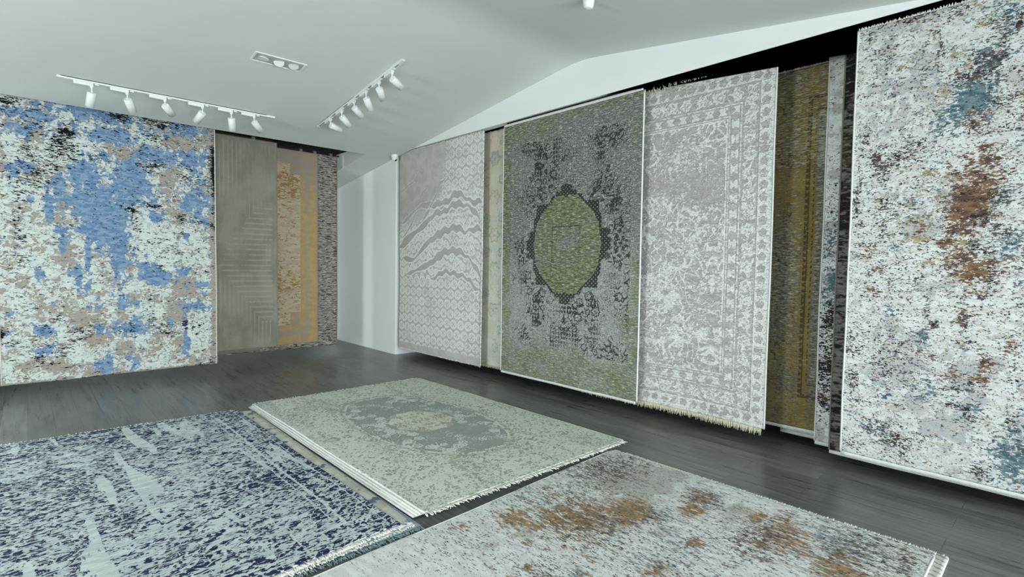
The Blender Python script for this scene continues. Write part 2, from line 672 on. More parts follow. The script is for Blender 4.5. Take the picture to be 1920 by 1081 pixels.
# white right wall: stretch beyond the recess, header over the recess, stretch nearer than the camera
b = MB()
b.box((XW, 7.60, 0), (X1, Y1 + .1, 3.75))
ys = [Y0 - .1] + ridge + [7.6]
vs, fs = [], []
for x in (XW, XW + .10):
    for y in ys:
        vs += [(x, y, ZH), (x, y, zc(y) + .06)]
k = 2 * len(ys)
for i in range(len(ys) - 1):
    a = 2 * i
    fs += [(a, a + 1, a + 3, a + 2), (k + a, k + a + 2, k + a + 3, k + a + 1), (a, a + 2, k + a + 2, k + a), (a + 1, k + a + 1, k + a + 3, a + 3)]
b.add(vs, fs)
b.box((XW, Y0 - .1, 0), (X1, -1.6, ZH))
struct(b, 'wall_right', M_wall)
# black recess behind the rugs of the right wall
b = MB()
b.box((X1 - .12, -1.6, 0), (X1, 7.6, 3.60))
b.box((XW + .1, -1.6, 3.50), (X1 - .12, 7.6, 3.56))
b.box((XW + .1, -1.6, ZH), (XW + .112, 7.6, 3.50))
struct(b, 'wall_recess', M_black)

b = MB()
b.box((-0.42, Y1, 0), (XW, Y1 + .1, 3.75))
b.box((-0.42, 7.95, 0), (-0.3, 8.6, 3.4)); b.box((-0.42, 8.6, 3.0), (-0.3, Y1 + .1, 3.4)); b.box((-0.42, 9.75, 0), (-0.3, Y1 + .1, 3.0))
# wall with the opening of window 1
b.box((X0 - .1, 7.95, 0), (-3.3, 8.1, 3.4)); b.box((-3.3, 7.95, 2.7), (-0.42, 8.1, 3.4))
struct(b, 'wall_back', M_wall)
b = MB()
b.box((X0 - .12, Y0, 0), (X0, -2.1, 3.75)); b.box((X0 - .12, 7.5, 0), (X0, 8.0, 3.4)); b.box((X0 - .12, -2.1, 2.7), (X0, 7.5, 3.75))
struct(b, 'wall_left', M_wall)
b = MB()
b.box((X0 - .12, Y0 - .12, 0), (-2.6, Y0, 3.4)); b.box((-2.6, Y0 - .12, 2.6), (XW, Y0, 3.4))
struct(b, 'wall_front', M_wall)


def window(name, axis, at, a0, a1, z0, z1, n):
    """glazed opening; axis 'x' runs along x at y=at, 'y' along y at x=at"""
    fr = MB(); gl = MB()

    def bx(mb, p0, p1, q0, q1, d):
        if axis == 'x': mb.box((p0, at - d, q0), (p1, at + d, q1))
        else: mb.box((at - d, p0, q0), (at + d, p1, q1))
    bx(fr, a0, a1, z0, z0 + .06, .03); bx(fr, a0, a1, z1 - .06, z1, .03)
    for i in range(n + 1):
        c = a0 + (a1 - a0) * i / n
        c = min(max(c, a0 + .03), a1 - .03)
        bx(fr, c - .03, c + .03, z0 + .06, z1 - .06, .03)
    bx(gl, a0 + .05, a1 - .05, z0 + .05, z1 - .05, .004)
    p = gl.build(name, M_glass)
    p['kind'] = 'structure'
    fr.build('window_frame', M_frame, p)


window('window_1', 'x', 8.03, -3.3, -0.42, 0, 2.7, 3)
window('window_4', 'y', -.36, 8.6, 9.75, 0, 3.0, 1)
window('window_2', 'y', X0 - .06, -2.1, 7.5, 0, 2.7, 6)
window('window_3', 'x', Y0 - .06, -2.6, XW, 0, 2.6, 5)
b = MB(); b.box((-14, -14, -0.2), (14, 18, -0.13)); struct(b, 'ground', plain('paving', (150, 152, 150), 0.9, 0.1, var=.05))

# ------------------------------------------------------------------ rugs on the far wall
BLUE_MAP = {'b': '0.23 2.91 0.21 0.05 0.8;0.82 3.04 0.18 0.07 0.95;0.41 3.03 0.11 0.05 0.7;0.19 2.73 0.13 0.06 0.7;0.89 2.79 0.11 0.05 0.8;0.19 2.31 0.10 0.08 0.6;0.73 2.32 0.10 0.15 0.95;0.49 2.18 0.05 0.09 0.8;0.79 2.01 0.20 0.17 0.95;0.41 1.90 0.03 0.14 0.9;0.85 1.74 0.15 0.15 0.85;0.89 2.55 0.06 0.06 0.8;0.25 2.02 0.04 0.05 0.6;0.52 1.67 0.05 0.06 0.7;1.06 2.80 0.14 0.07 0.9;1.77 3.02 0.15 0.07 0.9;1.08 3.02 0.14 0.06 0.7;1.41 2.63 0.18 0.08 0.9;1.80 2.66 0.15 0.08 0.9;1.17 2.28 0.18 0.22 0.95;1.03 1.78 0.10 0.31 0.9;1.84 2.14 0.14 0.19 0.85;1.43 1.88 0.08 0.05 0.7;1.94 1.86 0.05 0.06 0.8;1.72 1.68 0.04 0.05 0.8;0.33 1.19 0.03 0.05 0.9;0.52 1.53 0.04 0.10 0.8;0.85 1.51 0.04 0.12 0.8;0.75 1.38 0.02 0.26 0.9;0.58 1.23 0.05 0.06 0.6;0.66 1.14 0.03 0.12 0.8;0.74 1.05 0.03 0.04 0.8;0.82 0.84 0.04 0.06 0.7;0.43 0.84 0.02 0.03 0.7;0.09 0.76 0.03 0.02 0.7;0.34 0.56 0.07 0.05 0.95;0.12 0.55 0.10 0.03 0.5;0.39 0.35 0.12 0.05 0.8;0.85 0.54 0.03 0.06 0.8;0.88 0.12 0.07 0.06 0.85;1.03 1.40 0.08 0.32 0.75;1.28 1.28 0.10 0.05 0.95;1.36 1.16 0.16 0.06 0.85;1.43 1.08 0.09 0.04 0.9;1.67 1.24 0.08 0.09 0.7;1.89 1.05 0.11 0.03 0.9;1.92 0.94 0.04 0.04 0.8;1.82 0.78 0.12 0.05 0.9;1.12 0.84 0.09 0.06 0.8;1.20 0.68 0.07 0.05 0.7;1.14 0.55 0.19 0.07 0.8;1.71 0.39 0.03 0.33 0.85;0.92 0.15 0.04 0.10 0.85;1.15 0.11 0.05 0.08 0.6;1.55 0.56 0.03 0.05 0.7;1.45 0.17 0.03 0.04 0.6;1.46 2.91 0.33 0.06 0.4;0.55 2.46 0.27 0.18 0.12', 'k': '0.59 2.77 0.06 0.05 0.75;0.50 2.57 0.09 0.13 0.42;0.25 2.74 0.05 0.07 0.3;0.58 2.65 0.05 0.06 0.5;0.26 2.50 0.03 0.05 0.4;0.31 2.28 0.13 0.13 0.4;0.18 2.12 0.04 0.28 0.36;0.16 1.70 0.03 0.17 0.36;0.10 3.01 0.07 0.06 0.4;0.76 2.52 0.10 0.07 0.2;1.08 3.03 0.10 0.04 0.55;1.46 3.06 0.19 0.06 0.45;1.46 2.86 0.07 0.04 0.4;1.30 2.65 0.05 0.03 0.36;1.36 2.50 0.10 0.05 0.42;1.18 1.96 0.05 0.06 0.5;1.37 2.03 0.09 0.03 0.5;1.09 1.97 0.08 0.05 0.3;1.69 1.89 0.07 0.05 0.6;1.82 1.86 0.10 0.03 0.4;1.22 1.75 0.04 0.04 0.42;1.68 1.73 0.02 0.08 0.36;2.04 2.52 0.02 0.32 0.9;2.03 1.83 0.02 0.11 0.55;1.44 1.54 0.22 0.10 0.2;1.74 2.43 0.07 0.09 0.32;1.92 2.38 0.07 0.08 0.28;0.20 1.55 0.05 0.04 0.35;0.17 1.34 0.03 0.06 0.32;0.43 0.66 0.07 0.05 0.36;0.71 0.54 0.13 0.06 0.34;0.68 0.44 0.03 0.03 0.5;0.51 0.40 0.09 0.06 0.36;0.25 0.45 0.09 0.07 0.27;0.31 0.25 0.04 0.05 0.42;0.42 0.22 0.07 0.04 0.28;0.01 0.55 0.02 0.05 0.9;1.14 0.54 0.04 0.06 0.47;1.46 0.54 0.04 0.07 0.5;1.34 0.62 0.04 0.09 0.36;1.71 0.55 0.04 0.05 0.6;1.55 0.43 0.07 0.06 0.38;1.42 1.26 0.04 0.03 0.42;1.63 1.45 0.06 0.02 0.5;1.95 1.23 0.02 0.04 0.5;1.82 1.23 0.02 0.04 0.5;1.35 0.88 0.03 0.03 0.5;1.99 0.03 0.03 0.04 0.6;1.86 0.49 0.06 0.10 0.25', 't': '0.06 2.40 0.02 0.16 0.9;0.33 2.76 0.08 0.11 0.6;0.52 1.95 0.05 0.12 0.65;0.11 2.77 0.07 0.03 0.7;0.96 2.65 0.03 0.07 0.7;2.00 2.98 0.05 0.21 0.9;1.10 2.62 0.15 0.07 0.8;1.74 2.88 0.25 0.12 0.55;1.57 2.37 0.09 0.18 0.55;1.64 1.85 0.08 0.21 0.55;0.56 1.43 0.06 0.13 0.85;0.43 0.82 0.11 0.07 0.55;0.76 0.67 0.19 0.07 0.6;0.80 0.44 0.12 0.06 0.7;0.22 0.20 0.09 0.05 0.6;0.49 0.13 0.14 0.04 0.65;0.79 0.03 0.15 0.04 0.9;1.10 1.27 0.08 0.04 0.8;1.70 1.02 0.12 0.12 0.85;1.62 0.71 0.09 0.11 0.85;1.16 0.84 0.04 0.06 0.5;1.12 0.34 0.07 0.08 0.65;1.40 0.37 0.06 0.08 0.75;1.62 0.33 0.07 0.06 0.7;1.82 0.10 0.11 0.05 0.7;0.33 1.44 0.33 0.35 0.1;2.03 1.42 0.03 1.75 0.85;0.12 2.51 0.05 0.12 -0.4;0.11 2.15 0.08 0.08 -0.4;0.72 2.60 0.15 0.12 -0.4;1.44 1.64 0.27 0.20 -0.3;1.26 0.36 0.08 0.09 -0.35;1.87 0.38 0.12 0.21 -0.25;0.71 0.90 0.19 0.25 0.1'}
COLOUR_MAP = {'t': '0.81 2.91 0.03 0.11 0.6;0.71 2.96 0.06 0.04 0.35;0.71 2.65 0.07 0.05 0.6;0.65 2.45 0.08 0.08 0.9;0.49 2.32 0.04 0.06 0.6;0.57 2.36 0.03 0.06 0.75;0.70 2.75 0.05 0.03 0.4;0.57 2.23 0.02 0.04 0.4;0.78 1.79 0.04 0.05 0.45;0.88 1.51 0.08 0.07 0.5;0.93 1.25 0.03 0.04 0.4;0.26 1.08 0.03 0.05 0.42;0.28 1.52 0.03 0.04 0.3;0.37 2.10 0.04 0.04 0.34;0.52 2.07 0.04 0.04 0.34;0.46 0.88 0.03 0.04 0.5;0.49 0.52 0.06 0.06 0.5;0.72 0.47 0.05 0.02 0.65;0.20 0.21 0.05 0.04 0.55;0.93 0.19 0.08 0.11 0.72;0.93 0.37 0.03 0.05 0.42;0.07 0.31 0.05 0.04 0.38;0.26 0.46 0.02 0.02 0.5;0.47 1.81 0.17 0.09 0.25;0.99 2.04 0.07 0.19 0.4;1.07 0.77 0.07 0.29 0.45', 'r': '0.68 2.29 0.06 0.05 0.42;0.72 2.12 0.03 0.03 0.55;0.74 2.05 0.10 0.07 0.4;0.31 3.06 0.07 0.04 0.33;0.38 2.18 0.04 0.04 0.38;0.90 2.30 0.02 0.03 0.34;0.67 1.79 0.08 0.14 0.85;0.60 1.66 0.04 0.08 0.55;0.81 1.92 0.04 0.03 0.48;0.70 2.00 0.06 0.04 0.45;0.70 1.36 0.09 0.08 0.7;0.54 1.52 0.03 0.03 0.7;0.60 1.43 0.04 0.04 0.48;0.41 1.63 0.02 0.03 0.6;0.35 1.68 0.03 0.02 0.38;0.11 1.47 0.04 0.05 0.38;0.16 1.35 0.05 0.03 0.38;0.17 1.20 0.05 0.03 0.48;0.73 1.21 0.06 0.02 0.45;0.87 1.42 0.04 0.02 0.48;0.67 1.05 0.04 0.05 0.4;0.64 0.98 0.03 0.02 0.55;0.78 0.77 0.02 0.05 0.7;0.75 0.66 0.04 0.02 0.7;0.88 0.89 0.02 0.04 0.5;0.65 0.90 0.03 0.03 0.42;0.61 0.67 0.02 0.04 0.55;0.83 0.75 0.02 0.02 0.5;0.50 0.75 0.02 0.02 0.42;0.45 0.79 0.03 0.02 0.38;0.96 2.36 0.09 0.13 0.4;1.06 1.65 0.07 0.16 0.4', 'o': '0.43 2.94 0.02 0.06 0.45;0.66 3.02 0.04 0.02 0.45;0.69 2.90 0.03 0.02 0.5;0.57 2.75 0.03 0.02 0.5;0.62 2.66 0.02 0.02 0.5;0.48 2.74 0.02 0.02 0.42;0.49 2.49 0.02 0.07 0.4;0.27 2.73 0.02 0.02 0.38;0.45 2.00 0.03 0.02 0.55;0.73 1.81 0.02 0.05 0.65;0.62 1.52 0.04 0.03 0.65;0.40 1.56 0.05 0.02 0.55;0.45 1.40 0.05 0.02 0.55;0.53 2.02 0.02 0.02 0.42;0.30 0.14 0.02 0.02 0.45;0.36 1.76 0.12 0.15 0.25;0.66 1.84 0.07 0.07 0.45', 'k': '0.07 3.01 0.04 0.06 0.36;0.19 3.07 0.06 0.02 0.4;0.33 3.06 0.07 0.04 0.45;0.56 3.03 0.05 0.04 0.42;0.20 2.86 0.03 0.04 0.38;0.10 2.85 0.06 0.05 0.22;0.47 2.80 0.01 0.12 0.5;0.77 2.84 0.05 0.06 0.33;0.85 2.84 0.01 0.04 0.75;0.87 2.86 0.02 0.02 0.6;0.72 2.67 0.07 0.06 0.48;0.65 2.58 0.10 0.04 0.52;0.79 2.39 0.06 0.04 0.38;0.68 2.27 0.05 0.03 0.48;0.83 2.23 0.03 0.03 0.33;0.14 2.70 0.05 0.05 0.25;0.23 2.56 0.03 0.02 0.38;0.36 2.20 0.06 0.03 0.36;0.07 2.26 0.03 0.08 0.33;0.15 2.14 0.03 0.07 0.5;0.26 2.12 0.09 0.06 0.36;0.17 2.07 0.04 0.08 0.5;0.04 1.84 0.02 0.17 0.45;0.19 1.80 0.05 0.09 0.33;0.65 1.82 0.06 0.03 0.42;0.70 1.68 0.05 0.04 0.48;0.80 1.81 0.05 0.04 0.4;0.58 1.59 0.03 0.02 0.5;0.69 1.52 0.03 0.04 0.52;0.77 1.48 0.02 0.02 0.6;0.82 1.62 0.07 0.03 0.38;0.20 1.60 0.03 0.07 0.36;0.47 1.09 0.01 0.09 0.42;0.51 1.00 0.02 0.02 0.6;0.64 1.16 0.02 0.03 0.46;0.74 1.17 0.01 0.02 0.55;0.67 1.02 0.03 0.03 0.55;0.78 1.25 0.01 0.12 0.38;0.06 0.81 0.05 0.09 0.38;0.06 0.54 0.04 0.07 0.38;0.28 0.74 0.12 0.21 0.27;0.51 0.99 0.02 0.02 0.6;0.70 0.89 0.02 0.02 0.46;0.08 0.39 0.06 0.02 0.46;0.62 0.48 0.04 0.02 0.46;0.70 0.46 0.02 0.02 0.7;0.72 0.40 0.04 0.04 0.38;0.67 0.60 0.08 0.06 0.33;0.33 0.15 0.07 0.08 0.45;0.09 0.07 0.06 0.03 0.34;0.46 0.21 0.04 0.03 0.34;0.19 0.24 0.05 0.05 0.36;0.77 0.07 0.05 0.03 0.42;0.91 0.43 0.02 0.04 0.34;0.37 1.40 0.36 0.44 0.14;0.26 2.68 0.28 0.37 0.12;1.04 1.40 0.09 0.95 0.25', 'g': '0.38 2.72 0.09 0.12 0.5;0.30 2.46 0.17 0.16 0.48;0.86 2.54 0.05 0.10 0.38;0.39 1.63 0.09 0.07 0.6;0.54 1.81 0.05 0.10 0.5;0.55 1.26 0.11 0.03 0.45;0.68 0.68 0.10 0.15 0.55;0.58 0.30 0.11 0.10 0.5;0.30 0.68 0.13 0.23 0.48;0.96 0.47 0.04 0.10 0.6;0.25 3.01 0.18 0.18 0.4'}
RUST_MAP = {'r': '1.48 1.74 0.08 0.08 0.62;1.75 1.49 0.20 0.17 0.62;2.06 1.31 0.12 0.09 0.75;2.35 1.07 0.08 0.06 0.62;2.55 1.12 0.10 0.07 0.5;2.57 0.77 0.05 0.03 0.7;2.38 0.56 0.15 0.09 0.52;2.32 0.29 0.12 0.08 0.6;2.01 0.87 0.04 0.03 0.6;1.19 1.34 0.03 0.02 0.7;1.34 1.50 0.03 0.03 0.55;1.63 0.89 0.05 0.04 0.65;1.35 1.10 0.03 0.03 0.5;1.19 1.85 0.06 0.06 0.38;2.59 0.63 0.11 0.06 0.48;2.35 1.68 0.19 0.15 0.2', 'k': '2.48 1.79 0.21 0.16 0.45;2.55 1.09 0.11 0.08 0.48;2.11 1.20 0.09 0.07 0.38;2.37 0.66 0.19 0.10 0.45;2.65 0.24 0.26 0.18 0.4;1.73 1.33 0.20 0.17 0.34;2.57 0.30 0.11 0.05 0.4;1.16 1.26 0.07 0.07 0.36;1.91 1.73 0.20 0.17 0.22;1.80 0.85 0.24 0.19 0.22;0.99 1.63 0.14 0.16 0.14;2.68 1.77 0.16 0.12 0.4;2.57 0.07 0.10 0.06 0.4', 't': '1.70 1.87 0.10 0.09 0.34;2.14 1.19 0.09 0.06 0.46;1.30 1.16 0.07 0.06 0.45;1.68 0.94 0.07 0.06 0.36;2.57 0.38 0.18 0.10 0.45;1.94 0.96 0.13 0.10 0.28;2.20 1.74 0.13 0.10 0.3', 'g': '2.51 1.48 0.24 0.16 0.75;2.47 0.90 0.13 0.07 0.5;1.96 1.39 0.27 0.21 0.35;1.38 1.57 0.10 0.10 0.3'}



def f_blue(U, V):
    w, h = U.max(), V.max()
    tb = blobs(U, V, BLUE_MAP['t'], 0.33)
    tb = np.maximum(tb, 1.0 * sst(.035 - V, 0, .02))
    tb = np.maximum(tb, .9 * sst(.035 - (w - U), 0, .02))
    kb = blobs(U, V, BLUE_MAP['k'], 0.10 + .10 * sst(V, 1.9, 3.0), 1.1, .88)
    kb = np.maximum(kb, .6 * sst(.012 - V, 0, .01) * (perlin(U * 3, U * 0, 4) > 0))
    return {'taupe': tb, 'blue': blobs(U, V, BLUE_MAP['b'], 0.05 + .05 * sst(V, 1.2, 3.0), 1.1), 'black': kb}


M_blue = layered('distressed_blue_pile', (204, 211, 204), [
    ('taupe', (156, 150, 141), (17, 21), 4.2, 0.05, 0.9),
    ('blue', (98, 128, 164), (15, 13), 3.0, 0.07, 0.3, (130, 154, 178)),
    ('black', (22, 24, 28), (26, 80), 3.9, 0.06, 0.4)], (188, 200, 198), (14, 30))
hanging_rug('hanging_rug', 'large blue, cream and taupe distressed rug at the left end of the far wall',
            2.06, 0.13, 3.25, 7.76, -0.20, 'back', f_blue, M_blue, res=0.012, wave=0.008, seed=3, binding=M_bind)


def f_grey(U, V):
    w, h = U.max(), V.max()
    Uo = U - (w - .78)          # visible strip is the right hand 0.78 m
    d = np.minimum(w - U, np.minimum(V, h - V))
    # raised ribs: horizontal in a chevron centred on the middle, vertical elsewhere
    cy = 1.25
    hz = sst(Uo - (np.abs(V - cy) * .72 - .06), -.02, .03) * (1 - sst(np.abs(V - cy), .8, .95)) * (.45 + .55 * sst(fbm(U * 3, V * 2.5, 4), -.3, .2))
    rib = hz * (0.5 + 0.5 * np.cos(V * 2 * PI / 0.075)) + (1 - hz) * (0.5 + 0.42 * np.cos(U * 2 * PI / 0.055)) * (.5 + .5 * sst(perlin(U * 2, V * 1.1, 5), -.3, .3))
    return {'rib': rib * sst(d, .04, .07)}


def grey_mat():
    t = NT('ribbed_grey_green_pile', 0.8, 0.12)
    uv = t.uv()
    c = t.mix(t.step(t.noise(uv, 3, 2, 4, .6), .35, .65), lin((124, 124, 112)), lin((140, 140, 127)))
    c = t.mix(t.math('MULTIPLY', t.step(t.attr('rib'), .5, .95), .45), c, lin((164, 165, 152)))
    c = t.mix(t.math('MULTIPLY', t.step(t.noise(uv, 60, 200, 3, .6, seed=2), .45, .6), .18), c, lin((96, 96, 84)))
    t.bump(t.math('ADD', t.math('MULTIPLY', t.attr('rib'), 1.0), t.math('MULTIPLY', t.noise(uv, 150, 400, 2), .2)), .5, .006)
    return t.col(c)


M_grey = grey_mat()
hanging_rug('hanging_rug', 'plain grey-green rug with raised chevron ribs hanging beside the blue rug',
            1.42, 0.235, 3.232, 8.10, 1.335, 'back', f_grey, M_grey, res=0.012, wave=0.006, seed=7, binding=M_bindgrey)
hanging_rug('hanging_rug', 'dark grey rug almost hidden behind the ribbed grey-green rug, only its pale lower corner showing',
            1.25, 0.19, 3.225, 8.19, 1.335, 'back', lambda U, V: {'rib': U * 0}, M_grey, res=0.05, seed=9, binding=M_bind, hem_bottom=M_bindgrey, hem=.012)


def f_ochre(U, V):
    w, h = U.max(), V.max()
    r_ = w - U
    # stepped cream centre panel
    a = (r_ > .27) & (V > .50) & (V < 2.62)
    b2 = (r_ > .43) & (V > .30) & (V < 2.79)
    panel = (a | b2).astype(float)
    wear = .16 + .42 * np.exp(-((V - 2.45) / .22) ** 2) + .3 * np.exp(-((V - .9) / .16) ** 2) + .2 * perlin(U * 2, V * 1.5, 3)
    d = np.minimum(r_, np.minimum(V, h - V))
    grey = .5 + .35 * np.cos(d * 2 * PI / .17) * .5 + .35 * fbm(U * 2, V * 1.2, 8) + .3 * sst(V, 2.2, 3)
    gold = .3 + .45 * np.exp(-(d / .07) ** 2) + .5 * fbm(U * 3, V * 2.2, 12)
    return {'panel': panel, 'wear': wear, 'greyw': np.clip(grey, 0, 1), 'gold': np.clip(gold, 0, 1)}


def ochre_mat():
    t = NT('ochre_and_sand_pile', 0.92, 0.08)
    uv = t.uv()
    c = t.mix(t.step(t.noise(uv, 8, 14, 4, .6), .35, .65), lin((152, 134, 100)), lin((166, 142, 98)))
    x = t.math('MULTIPLY_ADD', t.math('SUBTRACT', t.noise(uv, 22, 60, 4, .6, seed=3), .5), 1.4, t.attr('gold'))
    c = t.mix(t.math('MULTIPLY', t.step(x, .45, .75), .75), c, lin((178, 140, 76)))
    x = t.math('MULTIPLY_ADD', t.math('SUBTRACT', t.noise(uv, 26, 30, 4, .65, seed=6), .5), 1.5, t.attr('greyw'))
    c = t.mix(t.math('MULTIPLY', t.step(x, .42, .7), .8), c, lin((140, 136, 132)))
    p = t.mix(t.step(t.noise(uv, 4, 20, 3, .6, seed=8), .4, .6), lin((176, 163, 140)), lin((163, 152, 132)))
    x = t.math('MULTIPLY_ADD', t.math('SUBTRACT', t.noise(uv, 14, 34, 4, .65, .8, seed=11), .5), 3.2, t.attr('wear'))
    p = t.mix(t.step(x, .47, .55), p, lin((140, 112, 72)))
    c = t.mix(t.step(t.attr('panel'), .4, .6), c, p)
    t.bump(t.noise(uv, 160, 400, 2), .3, .003)
    return t.col(c)


hanging_rug('hanging_rug', 'ochre and gold bordered rug with worn beige centre panel hanging right of the grey-green rug',
            1.4, 0.215, 3.205, 8.30, 2.05, 'back', f_ochre, ochre_mat(), res=0.014, wave=0.010, seed=12, binding=M_bindgrey)


def f_plain(U, V):
    return {'a': U * 0 + .5}


def strie_mat():
    t = NT('strie_black_and_ivory_pile', 0.92, 0.08)
    uv = t.uv()
    c = t.mix(t.step(t.noise(uv, 20, 60, 3, .6), .4, .6), lin((158, 152, 146)), lin((140, 134, 128)))
    x = t.noise(uv, 9, 75, 4, .62, .6, seed=5)
    c = t.mix(t.step(x, .49, .56), c, lin((62, 58, 58)))
    x = t.noise(uv, 13, 90, 4, .62, .6, seed=7)
    c = t.mix(t.step(x, .56, .62), c, lin((188, 182, 174)))
    t.bump(t.noise(uv, 160, 400, 2), .3, .003)
    return t.col(c)


hanging_rug('hanging_rug', 'narrow visible rug of fine black and greige horizontal streaks next to the white wall',
            1.7, 0.12, 3.238, 8.45, 2.14, 'back', f_plain, strie_mat(), res=0.04, wave=0.006, seed=15, binding=M_bindgrey)

# ------------------------------------------------------------------ rugs on the right wall
GR = 'rugs hanging along the right wall'


WAVES = [
    ([(0.07, 1.98), (0.6, 2.24), (1.15, 2.22), (1.34, 2.25), (1.51, 2.37), (1.69, 2.29), (1.9, 2.18), (2.1, 2.2)], .045),
    ([(0.0, 1.6), (0.15, 1.69), (0.67, 1.92), (1.09, 2.14), (1.29, 2.11), (1.43, 2.21), (1.74, 2.17), (1.9, 2.1), (2.05, 1.95)], .06),
    ([(0.1, 1.45), (0.42, 1.4), (0.8, 1.67), (1.18, 1.82), (1.54, 1.88), (1.75, 1.78), (1.88, 1.84), (2.1, 1.82)], .05),
    ([(0.22, 1.18), (0.86, 1.35), (1.22, 1.53), (1.49, 1.55), (1.71, 1.5), (1.91, 1.37), (2.1, 1.15)], .05),
    ([(0.9, 1.11), (1.22, 1.25), (1.55, 1.21), (1.76, 1.18), (2.05, .98)], .035),
    ([(0.05, 2.49), (0.24, 2.57), (0.47, 2.64), (0.57, 2.77), (0.66, 2.79)], .012),
    ([(0.62, 1.95), (0.73, 2.06), (0.91, 2.23), (1.03, 2.38), (1.11, 2.53), (1.25, 2.6)], .03),
    ([(0.1, 1.75), (0.4, 2.0), (0.62, 2.4), (0.8, 2.5)], .025)]


def f_lattice(U, V):
    w, h = U.max(), V.max()
    T = 0.165
    cover = sst(V, 1.0, 1.35) * (1 - sst(V, 2.35, 2.6))
    x = U + cover * .03 * np.sin(V * 2 * PI / .42 + 2 * U)
    sw = V + cover * (.05 * np.sin(U * 2 * PI / .34 + 1.2) * sst(U, .7, 1.4) - .22 * (1 - sst(U, .5, 1.2)) * U)
    band = np.zeros_like(U)
    edge = np.zeros_like(U)
    for pts, wd in WAVES:
        xs, ys = np.array(pts).T
        xx = U[0]
        yy = np.interp(xx, xs, ys)
        for _ in range(3):
            yy = np.convolve(np.pad(yy, 6, 'edge'), np.ones(13) / 13, 'valid')
        yy = yy + .018 * np.sin(xx * 2 * PI / .19 + wd * 90) * sst(xx, .6, 1.2)
        inside = (xx > xs[0]) * (xx < xs[-1])
        ww = wd * (.45 + .75 * (perlin(xx * 3.1, xx * 0 + wd * 37, 5) + .5)) * np.clip(np.minimum(xx - xs[0] + .02, xs[-1] - xx + .02) / .15, 0, 1)
        d = np.abs(V - yy[None, :])
        band = np.maximum(band, (1 - sst(d, ww[None, :], ww[None, :] + .01)) * inside[None, :])
        edge = np.maximum(edge, lines(d - ww[None, :] - .012, .006, .01) * inside[None, :])
    j = np.floor(sw / (T * .86))
    px_ = ((x / T + .5 * (j % 2)) % 1) - .5
    py_ = ((sw / (T * .86)) % 1) - .5
    ax, ay = np.abs(px_), np.abs(py_)
    oct_ = np.maximum(np.maximum(ax, ay), (ax + ay) * .72)
    star = .04 * np.cos(4 * np.arctan2(py_, px_))
    li = np.maximum(lines(oct_ - .42, .025, .05), lines(oct_ - .30 + star, .022, .05))
    li = np.maximum(li, lines(np.minimum(ax, ay) - 0.0, .012, .03) * (oct_ > .30) * .9)
    li = np.maximum(li, lines(ax + ay - .20, .03, .05) * .9)
    li = np.maximum(li, cover * scrolls(x, sw, 16, 18, .2) * .7)
    topfade = (1 - sst(U, .75 + .25 * (V - 2), 1.35 + .2 * (V - 2))) * sst(V + .3 * (1 - U), 1.9, 2.5)
    li = li * (1 - .93 * topfade) * (.6 + .4 * sst(fbm(U * 3, V * 3, 17), -.4, .2)) * (1 - .75 * sst(.10 - V, -.02, .03))
    m = np.maximum(li * (1 - band), edge * (1 - .5 * topfade) * .8)
    m[:] = np.maximum(m, lines(V - 2.60 - .35 * (U - .3), .004, .01) * (U < .5) * (U > .05) * .0)
    return {'orn': m, 'band': np.clip(band + .35 * (li < .2) * cover, 0, 1)}


def lattice_mat():
    t = NT('lattice_greige_pile', 0.9, 0.1)
    uv = t.uv()
    c = t.mix(t.step(t.noise(uv, 5, 6, 4, .6), .35, .65), lin((181, 177, 175)), lin((194, 191, 188)))
    c = t.mix(t.math('MULTIPLY', t.attr('band'), .55), c, lin((165, 163, 160)))
    x = t.math('MULTIPLY_ADD', t.math('SUBTRACT', t.noise(uv, 60, 60, 3, .6, seed=6), .5), .9, t.attr('orn'))
    c = t.mix(t.step(x, .35, .6), c, lin((222, 222, 218)))
    t.bump(t.math('ADD', t.attr('orn'), t.math('MULTIPLY', t.noise(uv, 150, 300, 2), .35)), .6, .005)
    return t.col(c)


hanging_rug('hanging_rug', 'pale greige rug with light lattice pattern breaking into wavy bands, farthest on the right wall',
            2.12, 0.14, 3.245, 4.47, 7.52, 'right', f_lattice, lattice_mat(), group=None, res=0.0085, wave=0.010, seed=21,
            fringe=(M_whitefr, .022, .4), fringe_top=(M_whitefr, .02, .6), curl=.02)


def f_runner(U, V):
    X = np.abs(((U - .02) % .42) - .21)
    o_ = scrolls(X, np.abs(((V) % .9) - .45), 9, 51, .16)
    for cy in (.28, .75, 1.3, 1.75, 2.25, 2.75):
        o_ = np.maximum(o_ * .9, rosette(X, V, .0, cy, .10, 6))
        o_ = np.maximum(o_, rosette(X, V, .15, cy + .22, .07, 5))
    return {'orn': o_ * sst(fbm(U * 3, V * 2.2, 53) + .3, -.2, .3), 'warm': sst(V, 1.6, 3.0)}


def runner_mat():
    t = NT('cream_and_teal_pile', 0.92, 0.08)
    uv = t.uv()
    c = t.mix(t.step(t.noise(uv, 4, 5, 4, .6), .35, .65), lin((200, 200, 188)), lin((212, 211, 200)))
    c = t.mix(t.math('MULTIPLY', t.attr('warm'), .55), c, lin((206, 192, 158)))
    x = t.math('MULTIPLY_ADD', t.math('SUBTRACT', t.noise(uv, 50, 50, 3, .6, seed=6), .5), 1.2, t.attr('orn'))
    c = t.mix(t.math('MULTIPLY', t.step(x, .35, .65), .8), c, t.mix(t.step(t.noise(uv, 3, 3, 2, .5, seed=3), .42, .58), lin((138, 158, 158)), lin((180, 172, 150))))
    t.bump(t.noise(uv, 150, 300, 2), .4, .003)
    return t.col(c)


